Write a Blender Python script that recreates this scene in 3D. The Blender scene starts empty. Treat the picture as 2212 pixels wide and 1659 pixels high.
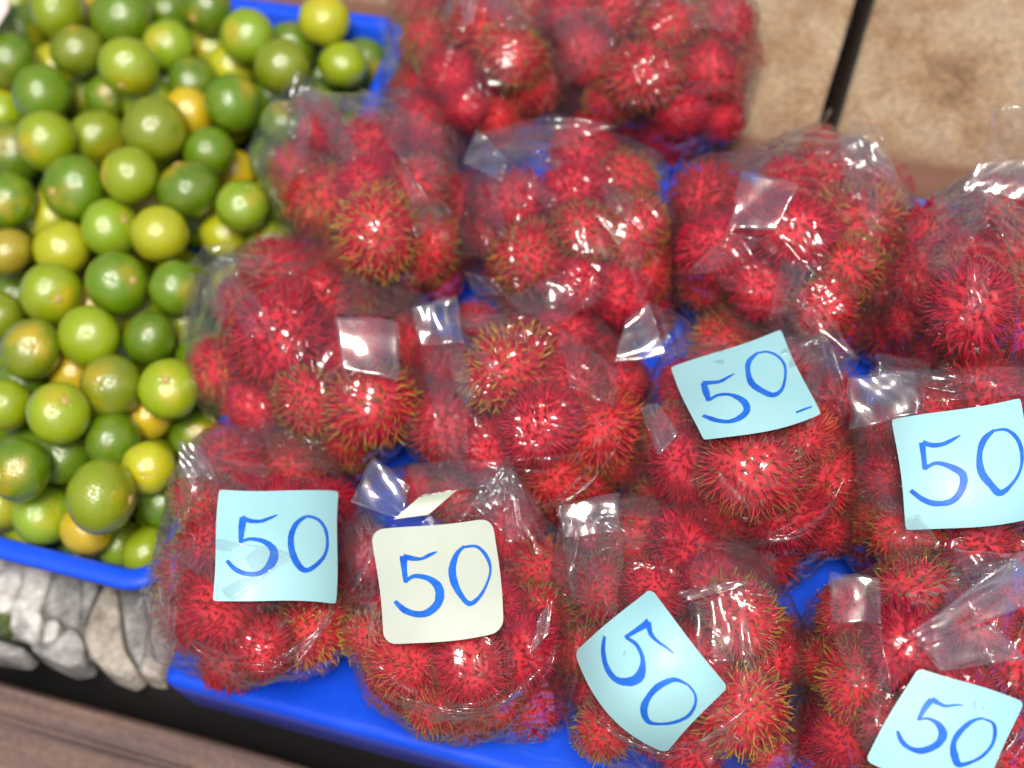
import bpy, math, random
import numpy as np
from mathutils import Vector, Matrix, noise
from mathutils.bvhtree import BVHTree

random.seed(7)
rng = np.random.default_rng(7)
SC = bpy.context.scene
COL = SC.collection

# ------------------------------------------------------------------ camera
# the photograph is measured in a 2212 x 1659 grid; FP is the focal length in those pixels
FP = 3857.0
CU, CV = 1106.0, 829.5
ax = Vector((11836.0, -2339.0, 3857.0)).normalized()       # world X seen from the camera
ay = Vector((2700.0, 7300.0, -3857.0))
ay = (ay - ax * ay.dot(ax)).normalized()
az = ax.cross(ay)
RC = Matrix((ax, ay, az))                                   # camera -> world
FOCUS_C = Vector((0, 0, 0.04))
CAM = FOCUS_C + RC @ Vector((0, 0, 1)) * 1.08
cam_d = bpy.data.cameras.new('camera')
cam = bpy.data.objects.new('camera', cam_d)
COL.objects.link(cam)
cam.matrix_world = Matrix.Translation(CAM) @ RC.to_4x4()
cam_d.sensor_width = 36
cam_d.lens = 36 * FP / 2212
cam_d.clip_start = 0.05
cam_d.clip_end = 200
cam_d.dof.use_dof = True
cam_d.dof.focus_distance = 0.93
cam_d.dof.aperture_fstop = 4.1
SC.camera = cam

# ------------------------------------------------------------------ sky, sun, exposure
sdir = (RC @ Vector((-0.03, 0.22, 1.0))).normalized()        # towards the sun
SUN_EL = math.asin(sdir.z)
SUN_AZ = math.atan2(sdir.x, sdir.y)
w = bpy.data.worlds.new("World")
SC.world = w
w.use_nodes = True
wn = w.node_tree
bg = wn.nodes['Background']
sky = wn.nodes.new('ShaderNodeTexSky')
sky.sky_type = 'NISHITA'
sky.sun_disc = False
sky.sun_elevation = SUN_EL
sky.sun_rotation = SUN_AZ
sky.dust_density = 6.0
sky.air_density = 0.8
sky.ozone_density = 1.0
wn.links.new(sky.outputs[0], bg.inputs[0])
bg.inputs[1].default_value = 0.06
sl = bpy.data.lights.new('sun', 'SUN')
sl.energy = 1.5
sl.angle = math.radians(20)
sl.color = (1.0, 0.96, 0.90)
sun = bpy.data.objects.new('sun', sl)
COL.objects.link(sun)
sun.rotation_euler = sdir.to_track_quat('Z', 'Y').to_euler()
SC.view_settings.view_transform = 'Standard'
SC.view_settings.look = 'None'
SC.view_settings.gamma = 1
SC.view_settings.exposure = 1.05
SC.render.engine = 'CYCLES'
SC.cycles.max_bounces = 10
SC.cycles.diffuse_bounces = 3
SC.cycles.glossy_bounces = 3
SC.cycles.transparent_max_bounces = 32
SC.cycles.use_denoising = True
SC.cycles.caustics_reflective = False
SC.cycles.caustics_refractive = False


def ray(u, v):
    return (RC @ Vector(((u - CU) / FP, -(v - CV) / FP, -1.0)))   # unit depth per parameter


def D(u, v, d):
    return CAM + ray(u, v) * d


def Z(u, v, z):
    r = ray(u, v)
    return CAM + r * ((z - CAM.z) / r.z)


def depth_at(u, v, z):
    r = ray(u, v)
    return (z - CAM.z) / r.z


RCI = RC.transposed()


def project(p):
    c = RCI @ (Vector(p) - CAM)
    return CU + FP * c.x / -c.z, CV - FP * c.y / -c.z, -c.z


# ------------------------------------------------------------------ materials
def new_mat(name):
    m = bpy.data.materials.new(name)
    m.use_nodes = True
    nt = m.node_tree
    nt.nodes.clear()
    out = nt.nodes.new('ShaderNodeOutputMaterial')
    return m, nt, out


def N(nt, typ, **kw):
    n = nt.nodes.new(typ)
    for k, v in kw.items():
        setattr(n, k, v)
    return n


def L(nt, a, b):
    nt.links.new(a, b)


def princ(nt, out, rough=0.5, base=None, spec=0.5):
    p = N(nt, 'ShaderNodeBsdfPrincipled')
    p.inputs['Roughness'].default_value = rough
    p.inputs['Specular IOR Level'].default_value = spec
    if base:
        p.inputs['Base Color'].default_value = (*base, 1)
    L(nt, p.outputs[0], out.inputs[0])
    return p


def ramp(nt, fac, stops, interp='LINEAR'):
    r = N(nt, 'ShaderNodeValToRGB')
    r.color_ramp.interpolation = interp
    els = r.color_ramp.elements
    while len(els) < len(stops):
        els.new(0.5)
    for e, (p, c) in zip(els, stops):
        e.position = p
        e.color = (*c, 1)
    L(nt, fac, r.inputs[0])
    return r


def noise_tex(nt, scale, detail=4, rough=0.55, coord='Object', dist=0.0, vec_scale=None):
    tc = N(nt, 'ShaderNodeTexCoord')
    n = N(nt, 'ShaderNodeTexNoise')
    n.inputs['Scale'].default_value = scale
    n.inputs['Detail'].default_value = detail
    n.inputs['Roughness'].default_value = rough
    n.inputs['Distortion'].default_value = dist
    if vec_scale:
        mp = N(nt, 'ShaderNodeMapping')
        mp.inputs['Scale'].default_value = vec_scale
        L(nt, tc.outputs[coord], mp.inputs[0])
        L(nt, mp.outputs[0], n.inputs[0])
    else:
        L(nt, tc.outputs[coord], n.inputs[0])
    return n


def bump(nt, h, strength, dist, normal_to):
    b = N(nt, 'ShaderNodeBump')
    b.inputs['Strength'].default_value = strength
    b.inputs['Distance'].default_value = dist
    L(nt, h, b.inputs['Height'])
    for s in normal_to:
        L(nt, b.outputs[0], s)
    return b


def math_node(nt, op, a, b=None, c=None, clamp=False):
    m = N(nt, 'ShaderNodeMath', operation=op)
    m.use_clamp = clamp
    for i, x in enumerate((a, b, c)):
        if x is None:
            continue
        if isinstance(x, (int, float)):
            m.inputs[i].default_value = x
        else:
            L(nt, x, m.inputs[i])
    return m.outputs[0]


def mixc(nt, fac, a, b, blend='MIX'):
    m = N(nt, 'ShaderNodeMix', data_type='RGBA', blend_type=blend)
    for i, x in ((0, fac), (6, a), (7, b)):
        if isinstance(x, (int, float)):
            m.inputs[i].default_value = x
        elif isinstance(x, tuple):
            m.inputs[i].default_value = (*x, 1)
        else:
            L(nt, x, m.inputs[i])
    return m.outputs[2]


def film_material(name, haze, bump_strength, rough, tint=(0.97, 0.965, 0.975), scale=55.0, f0=0.09, pw=4.0):
    m, nt, out = new_mat(name)
    tr = N(nt, 'ShaderNodeBsdfTransparent')
    tr.inputs[0].default_value = (*tint, 1)
    gl = N(nt, 'ShaderNodeBsdfGlossy')
    gl.inputs['Roughness'].default_value = rough
    n1 = noise_tex(nt, scale, 3, 0.5, dist=1.2)
    n2 = noise_tex(nt, scale * 0.35, 2, 0.5, dist=2.0)
    ridge = math_node(nt, 'ABSOLUTE', math_node(nt, 'SUBTRACT', n2.outputs[0], 0.5))
    h = math_node(nt, 'ADD', math_node(nt, 'MULTIPLY', n1.outputs[0], 0.35), math_node(nt, 'MULTIPLY', ridge, 2.2))
    lw = N(nt, 'ShaderNodeLayerWeight')
    lw.inputs[0].default_value = 0.5
    bump(nt, h, bump_strength, 0.004, [gl.inputs['Normal'], lw.inputs['Normal']])
    f = math_node(nt, 'POWER', lw.outputs['Facing'], pw)
    f = math_node(nt, 'MULTIPLY_ADD', f, 0.75, f0, clamp=True)
    m1 = N(nt, 'ShaderNodeMixShader')
    L(nt, f, m1.inputs[0])
    L(nt, tr.outputs[0], m1.inputs[1])
    L(nt, gl.outputs[0], m1.inputs[2])
    df = N(nt, 'ShaderNodeBsdfDiffuse')
    df.inputs[0].default_value = (0.85, 0.85, 0.88, 1)
    tl = N(nt, 'ShaderNodeBsdfTranslucent')
    tl.inputs[0].default_value = (0.85, 0.85, 0.88, 1)
    md = N(nt, 'ShaderNodeMixShader')
    md.inputs[0].default_value = 0.4
    L(nt, df.outputs[0], md.inputs[1])
    L(nt, tl.outputs[0], md.inputs[2])
    n3 = noise_tex(nt, 22, 4, 0.6)
    gz = math_node(nt, 'MULTIPLY_ADD', math_node(nt, 'POWER', lw.outputs['Facing'], 3.0), 4.0, 1.0)
    hz = math_node(nt, 'MULTIPLY', math_node(nt, 'MULTIPLY', n3.outputs[0], gz), haze * 1.7, clamp=True)
    m2 = N(nt, 'ShaderNodeMixShader')
    L(nt, hz, m2.inputs[0])
    L(nt, m1.outputs[0], m2.inputs[1])
    L(nt, md.outputs[0], m2.inputs[2])
    L(nt, m2.outputs[0], out.inputs[0])
    return m


M = {}
M['film'] = film_material('clear_bag_film', 0.020, 0.75, 0.055, tint=(0.97, 0.955, 0.98), f0=0.065, pw=3.0)
M['flap'] = film_material('loose_bag_film', 0.030, 0.7, 0.06, scale=36.0, f0=0.10)
M['tape'] = film_material('clear_tape', 0.07, 0.5, 0.08, scale=22.0, f0=0.22)

# rambutan body and spines: the per-object colour is the colour of the spine tips
m, nt, out = new_mat('rambutan_skin')
oi = N(nt, 'ShaderNodeObjectInfo')
n = noise_tex(nt, 160, 3)
r = ramp(nt, n.outputs[0], [(0.3, (0.58, 0.005, 0.012)), (0.7, (0.94, 0.024, 0.048))])
c = mixc(nt, 0.04, r.outputs[0], oi.outputs['Color'])
p = princ(nt, out, 0.5)
L(nt, c, p.inputs['Base Color'])
bump(nt, n.outputs[0], 0.5, 0.001, [p.inputs['Normal']])
M['skin'] = m

m, nt, out = new_mat('rambutan_spine')
oi = N(nt, 'ShaderNodeObjectInfo')
at = N(nt, 'ShaderNodeAttribute', attribute_name='along')
at2 = N(nt, 'ShaderNodeAttribute', attribute_name='each')
n = noise_tex(nt, 45, 2)
k = math_node(nt, 'ADD', math_node(nt, 'MULTIPLY', n.outputs[0], 0.9), math_node(nt, 'MULTIPLY', at2.outputs['Fac'], 0.5))
k = math_node(nt, 'MULTIPLY_ADD', at.outputs['Fac'], 1.2, math_node(nt, 'SUBTRACT', k, 1.14), clamp=True)
base = mixc(nt, at2.outputs['Fac'], (0.54, 0.002, 0.024), (0.97, 0.014, 0.058))
base = mixc(nt, math_node(nt, 'MULTIPLY', oi.outputs['Random'], 0.45), base, (0.52, 0.003, 0.045))
c = mixc(nt, math_node(nt, 'MULTIPLY', k, 1.5, clamp=True), base, oi.outputs['Color'])
p = princ(nt, out, 0.5)
p.inputs['Specular IOR Level'].default_value = 0.25
L(nt, c, p.inputs['Base Color'])
tl = N(nt, 'ShaderNodeBsdfTranslucent')
L(nt, c, tl.inputs[0])
ms = N(nt, 'ShaderNodeMixShader')
ms.inputs[0].default_value = 0.22
L(nt, p.outputs[0], ms.inputs[1])
L(nt, tl.outputs[0], ms.inputs[2])
L(nt, ms.outputs[0], out.inputs[0])
M['spine'] = m

# lime peel: per-object colour is the main peel colour, the blossom end ripens to yellow
m, nt, out = new_mat('lime_peel')
oi = N(nt, 'ShaderNodeObjectInfo')
tc = N(nt, 'ShaderNodeTexCoord')
addv = N(nt, 'ShaderNodeVectorMath', operation='ADD')
L(nt, tc.outputs['Object'], addv.inputs[0])
comb = N(nt, 'ShaderNodeCombineXYZ')
rr = math_node(nt, 'MULTIPLY', oi.outputs['Random'], 37.0)
L(nt, rr, comb.inputs[0])
L(nt, rr, comb.inputs[1])
L(nt, comb.outputs[0], addv.inputs[1])
n = N(nt, 'ShaderNodeTexNoise')
n.inputs['Scale'].default_value = 0.9
n.inputs['Detail'].default_value = 2
L(nt, addv.outputs[0], n.inputs[0])
sep = N(nt, 'ShaderNodeSeparateXYZ')
L(nt, tc.outputs['Object'], sep.inputs[0])
pole = math_node(nt, 'MULTIPLY_ADD', sep.outputs[2], 0.55, n.outputs[0])
pf = N(nt, 'ShaderNodeMapRange')
pf.inputs[1].default_value = 0.90
pf.inputs[2].default_value = 1.42
L(nt, pole, pf.inputs[0])
c = mixc(nt, math_node(nt, 'MULTIPLY', pf.outputs[0], 0.9), oi.outputs['Color'], (0.72, 0.42, 0.012))
n2 = N(nt, 'ShaderNodeTexNoise')
n2.inputs['Scale'].default_value = 2.3
n2.inputs['Detail'].default_value = 6
L(nt, addv.outputs[0], n2.inputs[0])
c = mixc(nt, math_node(nt, 'MULTIPLY', math_node(nt, 'SUBTRACT', n2.outputs[0], 0.45, clamp=True), 1.0), c, (0.34, 0.26, 0.06))
vo = N(nt, 'ShaderNodeTexVoronoi')
vo.inputs['Scale'].default_value = 15
L(nt, addv.outputs[0], vo.inputs[0])
n4 = N(nt, 'ShaderNodeTexNoise')
n4.inputs['Scale'].default_value = 6
L(nt, addv.outputs[0], n4.inputs[0])
blem = math_node(nt, 'GREATER_THAN', n4.outputs[0], 0.735)
c = mixc(nt, math_node(nt, 'MULTIPLY', blem, 0.5), c, (0.20, 0.12, 0.05))
p = princ(nt, out, 0.21)
p.inputs['Specular IOR Level'].default_value = 1.0
L(nt, c, p.inputs['Base Color'])
bump(nt, vo.outputs['Distance'], 0.14, 0.02, [p.inputs['Normal']])
M['peel'] = m

m, nt, out = new_mat('stem_scar')
n = noise_tex(nt, 30, 3)
r = ramp(nt, n.outputs[0], [(0.3, (0.32, 0.22, 0.08)), (0.7, (0.62, 0.42, 0.14))])
p = princ(nt, out, 0.7)
L(nt, r.outputs[0], p.inputs['Base Color'])
M['scar'] = m

m, nt, out = new_mat('blue_plastic')
n = noise_tex(nt, 9, 5, 0.65)
r = ramp(nt, n.outputs[0], [(0.3, (0.005, 0.062, 0.64)), (0.7, (0.010, 0.090, 0.80))])
n2 = noise_tex(nt, 120, 4, 0.7, vec_scale=(0.15, 1, 1))
sc = ramp(nt, n2.outputs[0], [(0.60, (0, 0, 0)), (0.78, (1, 1, 1))])
c = mixc(nt, math_node(nt, 'MULTIPLY', sc.outputs[0], 0.35), r.outputs[0], (0.10, 0.22, 0.70))
p = princ(nt, out, 0.34)
L(nt, c, p.inputs['Base Color'])
rr = ramp(nt, n.outputs[0], [(0.3, (0.26,) * 3), (0.75, (0.46,) * 3)])
L(nt, rr.outputs[0], p.inputs['Roughness'])
bump(nt, n2.outputs[0], 0.08, 0.002, [p.inputs['Normal']])
M['blue'] = m


def paper(name, c0, c1):
    m, nt, out = new_mat(name)
    n = noise_tex(nt, 14, 4)
    r = ramp(nt, n.outputs[0], [(0.3, c0), (0.7, c1)])
    p = princ(nt, out, 0.45)
    L(nt, r.outputs[0], p.inputs['Base Color'])
    bump(nt, n.outputs[0], 0.15, 0.004, [p.inputs['Normal']])
    return m


M['cyan'] = paper('cyan_card', (0.32, 0.63, 0.66), (0.39, 0.68, 0.70))
M['white'] = paper('white_card', (0.52, 0.59, 0.48), (0.61, 0.65, 0.55))
M['pink'] = paper('pink_scrap', (0.80, 0.45, 0.42), (0.85, 0.70, 0.68))
m, nt, out = new_mat('blue_marker_ink')
n = noise_tex(nt, 140, 5, 0.7)
r = ramp(nt, n.outputs[0], [(0.3, (0.006, 0.095, 0.56)), (0.75, (0.02, 0.20, 0.74))])
p = princ(nt, out, 0.5)
L(nt, r.outputs[0], p.inputs['Base Color'])
M['ink'] = m


def stone_mat(name, stops, scale, rough=0.75, fine=220, bs=0.6, dist=0.4):
    m, nt, out = new_mat(name)
    n = noise_tex(nt, scale, 7, 0.62, dist=dist)
    oi = N(nt, 'ShaderNodeObjectInfo')
    r = ramp(nt, n.outputs[0], stops)
    n2 = noise_tex(nt, fine, 3, 0.6)
    g = ramp(nt, n2.outputs[0], [(0.25, (0.60,) * 3), (0.75, (1.35,) * 3)])
    c = mixc(nt, 1.0, r.outputs[0], g.outputs[0], 'MULTIPLY')
    p = princ(nt, out, rough)
    L(nt, c, p.inputs['Base Color'])
    h = math_node(nt, 'ADD', n.outputs[0], math_node(nt, 'MULTIPLY', n2.outputs[0], 0.15))
    bump(nt, h, bs, 0.004, [p.inputs['Normal']])
    return m, nt, p, c


M['slab'], nt, p, c = stone_mat('tan_stone_slab', [(0.30, (0.13, 0.065, 0.03)), (0.42, (0.27, 0.165, 0.085)),
                                             (0.56, (0.37, 0.27, 0.165)), (0.68, (0.28, 0.215, 0.155)), (0.8, (0.40, 0.32, 0.23))], 15, dist=0.15)
# rusty brown nosing along the front lip of the slabs (geometry attribute 'lip')
at = N(nt, 'ShaderNodeAttribute', attribute_name='lip')
n5 = noise_tex(nt, 30, 4, 0.6)
lip = math_node(nt, 'MULTIPLY_ADD', n5.outputs[0], 0.6, math_node(nt, 'SUBTRACT', at.outputs['Fac'], 0.30), clamp=True)
lip = math_node(nt, 'MULTIPLY', lip, at.outputs['Fac'])
c2 = mixc(nt, math_node(nt, 'MULTIPLY', lip, 1.4, clamp=True), c, (0.17, 0.075, 0.045))
L(nt, c2, p.inputs['Base Color'])
M['stone_light'] = stone_mat('pale_wall_stone', [(0.34, (0.22, 0.21, 0.19)), (0.46, (0.62, 0.60, 0.56)), (0.68, (0.46, 0.43, 0.39))], 45)[0]
M['stone_grey'] = stone_mat('grey_wall_stone', [(0.34, (0.12, 0.12, 0.11)), (0.5, (0.27, 0.26, 0.245)), (0.66, (0.40, 0.39, 0.365))], 45)[0]
M['stone_tan'] = stone_mat('beige_wall_stone', [(0.36, (0.16, 0.14, 0.11)), (0.5, (0.42, 0.37, 0.30)), (0.68, (0.30, 0.27, 0.23))], 45)[0]
M['mortar'] = stone_mat('dark_mortar', [(0.3, (0.09, 0.09, 0.08)), (0.7, (0.20, 0.19, 0.175))], 40)[0]
M['moss'] = stone_mat('moss_patch', [(0.3, (0.03, 0.06, 0.015)), (0.7, (0.10, 0.13, 0.03))], 60)[0]
M['black'] = stone_mat('painted_gap_shade', [(0.3, (0.006, 0.005, 0.004)), (0.7, (0.014, 0.011, 0.01))], 12)[0]  # shade of the open gap, put into the ledge body colour
M['ground'] = stone_mat('dark_ground', [(0.3, (0.03, 0.028, 0.025)), (0.7, (0.06, 0.055, 0.05))], 3)[0]

m, nt, out = new_mat('weathered_brown_wood')
n = noise_tex(nt, 110, 6, 0.7, vec_scale=(0.05, 1, 1))
r = ramp(nt, n.outputs[0], [(0.28, (0.07, 0.045, 0.042)), (0.46, (0.13, 0.085, 0.075)), (0.6, (0.19, 0.115, 0.085)), (0.75, (0.20, 0.16, 0.155))])
n2 = noise_tex(nt, 260, 3, 0.6)
g = ramp(nt, n2.outputs[0], [(0.25, (0.7,) * 3), (0.75, (1.25,) * 3)])
c = mixc(nt, 1.0, r.outputs[0], g.outputs[0], 'MULTIPLY')
p = princ(nt, out, 0.55)
L(nt, c, p.inputs['Base Color'])
bump(nt, n.outputs[0], 0.5, 0.003, [p.inputs['Normal']])
M['wood'] = m


# ------------------------------------------------------------------ object helpers
def mesh(name, verts, faces, mat=None, smooth=True):
    me = bpy.data.meshes.new(name)
    me.from_pydata([tuple(v) for v in verts], [], faces)
    if mat:
        me.materials.append(mat)
    if smooth:
        me.polygons.foreach_set('use_smooth', [True] * len(me.polygons))
    me.update()
    return me


def obj(name, me, parent=None, loc=None, label=None, cat=None, group=None, kind=None):
    o = bpy.data.objects.new(name, me)
    COL.objects.link(o)
    if parent:
        o.parent = parent
    if loc is not None:
        o.location = loc
    if label:
        o['label'] = label
    if cat:
        o['category'] = cat
    if group:
        o['group'] = group
    if kind:
        o['kind'] = kind
    return o


def box_me(name, x0, x1, y0, y1, z0, z1, mat, bev=0.0):
    import bmesh
    bm = bmesh.new()
    bmesh.ops.create_cube(bm, size=1)
    for v in bm.verts:
        v.co = Vector((x0 if v.co.x < 0 else x1, y0 if v.co.y < 0 else y1, z0 if v.co.z < 0 else z1))
    if bev:
        bmesh.ops.bevel(bm, geom=bm.edges[:], offset=bev, segments=3, affect='EDGES', profile=0.5)
    me = bpy.data.meshes.new(name)
    bm.to_mesh(me)
    bm.free()
    me.materials.append(mat)
    me.polygons.foreach_set('use_smooth', [True] * len(me.polygons))
    return me


def rrect(x0, x1, y0, y1, r, n=8):
    pts = []
    for cx, cy, a0 in ((x1 - r, y1 - r, 0), (x0 + r, y1 - r, 90), (x0 + r, y0 + r, 180), (x1 - r, y0 + r, 270)):
        for i in range(n + 1):
            a = math.radians(a0 + 90 * i / n)
            pts.append((cx + r * math.cos(a), cy + r * math.sin(a)))
    return pts


def tray_me(name, x0, x1, y0, y1, r, prof, mat):
    """prof: list of (inset, z) rings from outside bottom up over the rim and down to the floor."""
    vs, fs = [], []
    n = 8
    cnt = 4 * (n + 1)
    for ins, z in prof:
        for x, y in rrect(x0 + ins, x1 - ins, y0 + ins, y1 - ins, max(r - ins, 0.004), n):
            vs.append((x, y, z))
    for k in range(len(prof) - 1):
        for i in range(cnt):
            j = (i + 1) % cnt
            fs.append((k * cnt + i, k * cnt + j, (k + 1) * cnt + j, (k + 1) * cnt + i))
    fs.append(tuple((len(prof) - 1) * cnt + i for i in range(cnt)))
    return mesh(name, vs, fs, mat)


# ------------------------------------------------------------------ the setting
LEDGE = -0.047
fl = Z(346, 1470, 0.0)            # front left corner of the rambutan tray
bk = Z(1500, 348, 0.012)          # its back rim
TX0, TY0, TY1 = fl.x, fl.y, bk.y
TX1 = TX0 + 0.78
lf = Z(150, 1212, 0.03)           # front rim of the lime tray
lb = Z(690, 28, 0.03)             # back rim
lr = Z(868, 90, 0.03)             # its right end
LY0, LY1 = lf.y - 0.008, lb.y + 0.006
LX1 = min(lr.x + 0.004, TX0 + 0.03)
print('TRAYS', TX0, TY0, TY1, 'lime', LY0, LY1, lr.x)

obj('ground', mesh('ground', [(-40, -40, -0.75), (40, -40, -0.75), (40, 40, -0.75), (-40, 40, -0.75)], [(0, 1, 2, 3)], M['ground']), kind='structure')

# ledge of stone masonry that carries the trays
led_front = Z(150, 1424, LEDGE).y
slab_front = TY1 + 0.006
obj('ledge', box_me('ledge', -1.6, 1.6, led_front + 0.004, slab_front + 0.02, -0.75, LEDGE - 0.014, M['black'], 0.003), kind='structure')  # near-black body colour paints in the dark of the gap above the rail

obj('mortar_bed', box_me('mortar_bed', -1.6, 1.6, led_front + 0.005, slab_front - 0.002, LEDGE - 0.0135, LEDGE - 0.006, M['mortar'], 0.002), kind='structure')
# rounded rubble stones set in the front of the ledge, outlines read from the photograph
wall = obj('stone_edging', None, loc=Z(150, 1340, LEDGE), label='rubble stone edging set in dark mortar below the lime tray', cat='stone edging')
stones = [
    ('light', [(-70, 1235), (10, 1232), (52, 1262), (48, 1300), (22, 1322), (-20, 1330), (-80, 1320)]),
    ('light', [(54, 1255), (108, 1262), (112, 1290), (88, 1318), (92, 1345), (66, 1376), (22, 1362), (28, 1312), (52, 1300)]),
    ('grey', [(118, 1268), (176, 1285), (178, 1335), (160, 1356), (124, 1340), (100, 1318)]),
    ('light', [(100, 1345), (122, 1340), (132, 1352), (122, 1372), (96, 1382)]),
    ('grey', [(112, 1378), (158, 1356), (184, 1378), (182, 1424), (142, 1432), (88, 1408), (66, 1392)]),
    ('tan', [(226, 1300), (250, 1290), (262, 1340), (270, 1392), (296, 1440), (270, 1458), (226, 1440), (194, 1408), (182, 1370), (196, 1322)]),
    ('grey', [(180, 1290), (216, 1298), (192, 1326), (180, 1352)]),
    ('grey', [(256, 1296), (312, 1306), (324, 1350), (310, 1420), (296, 1426), (276, 1384), (268, 1340)]),
    ('tan', [(322, 1310), (372, 1330), (368, 1400), (340, 1452), (302, 1446), (314, 1400), (328, 1352)]),
    ('moss', [(-4, 1326), (24, 1328), (24, 1362), (4, 1366), (-12, 1350)]),
    ('grey', [(-60, 1372), (10, 1376), (58, 1394), (40, 1412), (-20, 1404), (-70, 1392)]),
    ('light', [(380, 1330), (430, 1345), (440, 1400), (400, 1440), (372, 1430)]),
]
for si, (kd, poly) in enumerate(stones):
    pts = [Z(u, v, LEDGE) for u, v in [(u_, v_ + (10 if v_ > 1365 else 0) - (38 if v_ < 1312 else 0)) for u_, v_ in poly]]
    c = sum(pts, Vector()) / len(pts)
    # smooth outline, domed top
    ring = []
    for i in range(len(pts)):
        p0, p1, p2, p3 = pts[i - 1], pts[i], pts[(i + 1) % len(pts)], pts[(i + 2) % len(pts)]
        for t in (0, 0.33, 0.66):
            lin = p1 + (p2 - p1) * t
            ring.append(lin * 0.6 + 0.4 * 0.5 * ((2 * p1) + (p2 - p0) * t + (2 * p0 - 5 * p1 + 4 * p2 - p3) * t * t + (3 * p1 - p0 - 3 * p2 + p3) * t ** 3))
    rings = [(1.0, -0.02), (0.99, -0.004), (0.96, 0.001), (0.90, 0.0022), (0.6, 0.0024), (0.3, 0.0026)]
    vs, fs = [], []
    for s, dz in rings:
        for q in ring:
            w_ = c + (q - c) * s
            nz = (noise.noise(w_ * 70) * 0.0022 + noise.noise(w_ * 260) * 0.0009) if s < 0.97 else 0
            vs.append((w_.x - wall.location.x, w_.y - wall.location.y, LEDGE + dz + nz - wall.location.z))
    nr = len(ring)
    for k2 in range(len(rings) - 1):
        for i in range(nr):
            j = (i + 1) % nr
            fs.append((k2 * nr + i, k2 * nr + j, (k2 + 1) * nr + j, (k2 + 1) * nr + i))
    fs.append(tuple((len(rings) - 1) * nr + i for i in range(nr)))
    key = {'light': 'stone_light', 'grey': 'stone_grey', 'tan': 'stone_tan', 'moss': 'moss'}[kd]
    obj('moss' if kd == 'moss' else 'stone', mesh('stone', vs, fs, M[key]), wall)

# brown wooden rail below the ledge, a moulded beam
ra = Z(200, 1526, -0.09)
ry = ra.y
prof = [(0.002, -0.10), (0.0, -0.094), (-0.003, -0.0905), (-0.012, -0.090), (-0.020, -0.0905), (-0.0215, -0.094), (-0.024, -0.0945), (-0.0255, -0.0915),
        (-0.034, -0.091), (-0.070, -0.092), (-0.0715, -0.0955), (-0.074, -0.0955), (-0.0755, -0.093), (-0.115, -0.094), (-0.12, -0.098), (-0.12, -0.16), (0.002, -0.16)]
vs, fs = [], []
xs = np.linspace(-1.2, 1.2, 120)
for x in xs:
    for y, z in prof:
        wob = 0.0012 * noise.noise(Vector((x * 9, y * 50, 0)))
        vs.append((x, ry + y + wob, z + 0.0008 * noise.noise(Vector((x * 22, y * 80, 4)))))
k2 = len(prof)
for i in range(len(xs) - 1):
    for j in range(k2):
        jj = (j + 1) % k2
        fs.append((i * k2 + j, (i + 1) * k2 + j, (i + 1) * k2 + jj, i * k2 + jj))
fs.append(tuple(range(k2)))
fs.append(tuple((len(xs) - 1) * k2 + j for j in reversed(range(k2))))
rail = obj('wooden_rail', mesh('wooden_rail', vs, fs, M['wood'], False), label='weathered brown grooved rail running below the stone edging and blue tray', cat='rail')
rail_low = obj('gutter', box_me('gutter', -1.6, 1.6, ry - 0.02, led_front + 0.004, -0.74, -0.2, M['ground']), kind='structure')

# tan stone slabs behind the trays, black open joint between the two
j0, j1 = Z(1858, 0, 0.0), Z(1800, 250, 0.0)
jx = (j0.x + j1.x) / 2
print('JOINT', j0.x, j1.x)
paving = obj('stone_bench', None, loc=(jx, slab_front, 0), label='bench of tan stone slabs with rusty rounded lip behind the trays', cat='stone bench')


def slab(x0, x1, sf):
    pr = []
    R = 0.022
    for i in range(9):
        a = math.pi / 2 * i / 8
        pr.append((sf + R - R * math.cos(a) * 1.0, -R + R * math.sin(a), 1.0))
    ys = [sf + R + d for d in (0.012, 0.03, 0.06)] + list(np.linspace(sf + 0.12, slab_front + 0.95, 26))
    full = [(sf, -0.05, 1.0)] + pr + [(y, 0.0, max(0, 0.7 - 14 * (y - sf - R))) for y in ys] + [(slab_front + 0.95, -0.06, 0.0)]
    xs = np.concatenate([[x0, x0 + 0.0015, x0 + 0.004], np.linspace(x0 + 0.02, x1 - 0.02, 50), [x1 - 0.004, x1 - 0.0015, x1]])
    vs, fs, lips = [], [], []
    for i, x in enumerate(xs):
        e = 0.004 if i in (0, len(xs) - 1) else (0.0012 if i in (1, len(xs) - 2) else 0)
        for y, z, lp in full:
            nz = noise.noise(Vector((x * 14, y * 14, 0))) * 0.0018
            vs.append((x - jx, y - slab_front + nz * 0.8, z - e + nz))
            lips.append(lp)
    k3 = len(full)
    for i in range(len(xs) - 1):
        for j in range(k3 - 1):
            fs.append((i * k3 + j, (i + 1) * k3 + j, (i + 1) * k3 + j + 1, i * k3 + j + 1))
    fs.append(tuple(reversed(range(k3))))
    fs.append(tuple((len(xs) - 1) * k3 + j for j in range(k3)))
    me = mesh('slab', vs, fs, M['slab'])
    a = me.attributes.new('lip', 'FLOAT', 'POINT')
    a.data.foreach_set('value', lips)
    obj('slab', me, paving)


JW = 0.0068
slab(-1.1, LX1 + 0.002, LY1 + 0.005)
slab(LX1 + 0.003, jx - JW, slab_front)
slab(jx + JW, 1.3, slab_front)
obj('slab_bedding', box_me('slab_bedding', -1.1 - jx, 1.3 - jx, 0.03, 0.94, -0.75, -0.055, M['ground']), paving)

# blue trays
t1 = obj('blue_tray', None, loc=((TX0 + TX1) / 2, (TY0 + TY1) / 2, LEDGE),
         label='long blue plastic tray carrying the bags of red rambutans', cat='tray')


def shift(me, o):
    me.transform(Matrix.Translation(-Vector(o.location)))
    return me


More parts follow.
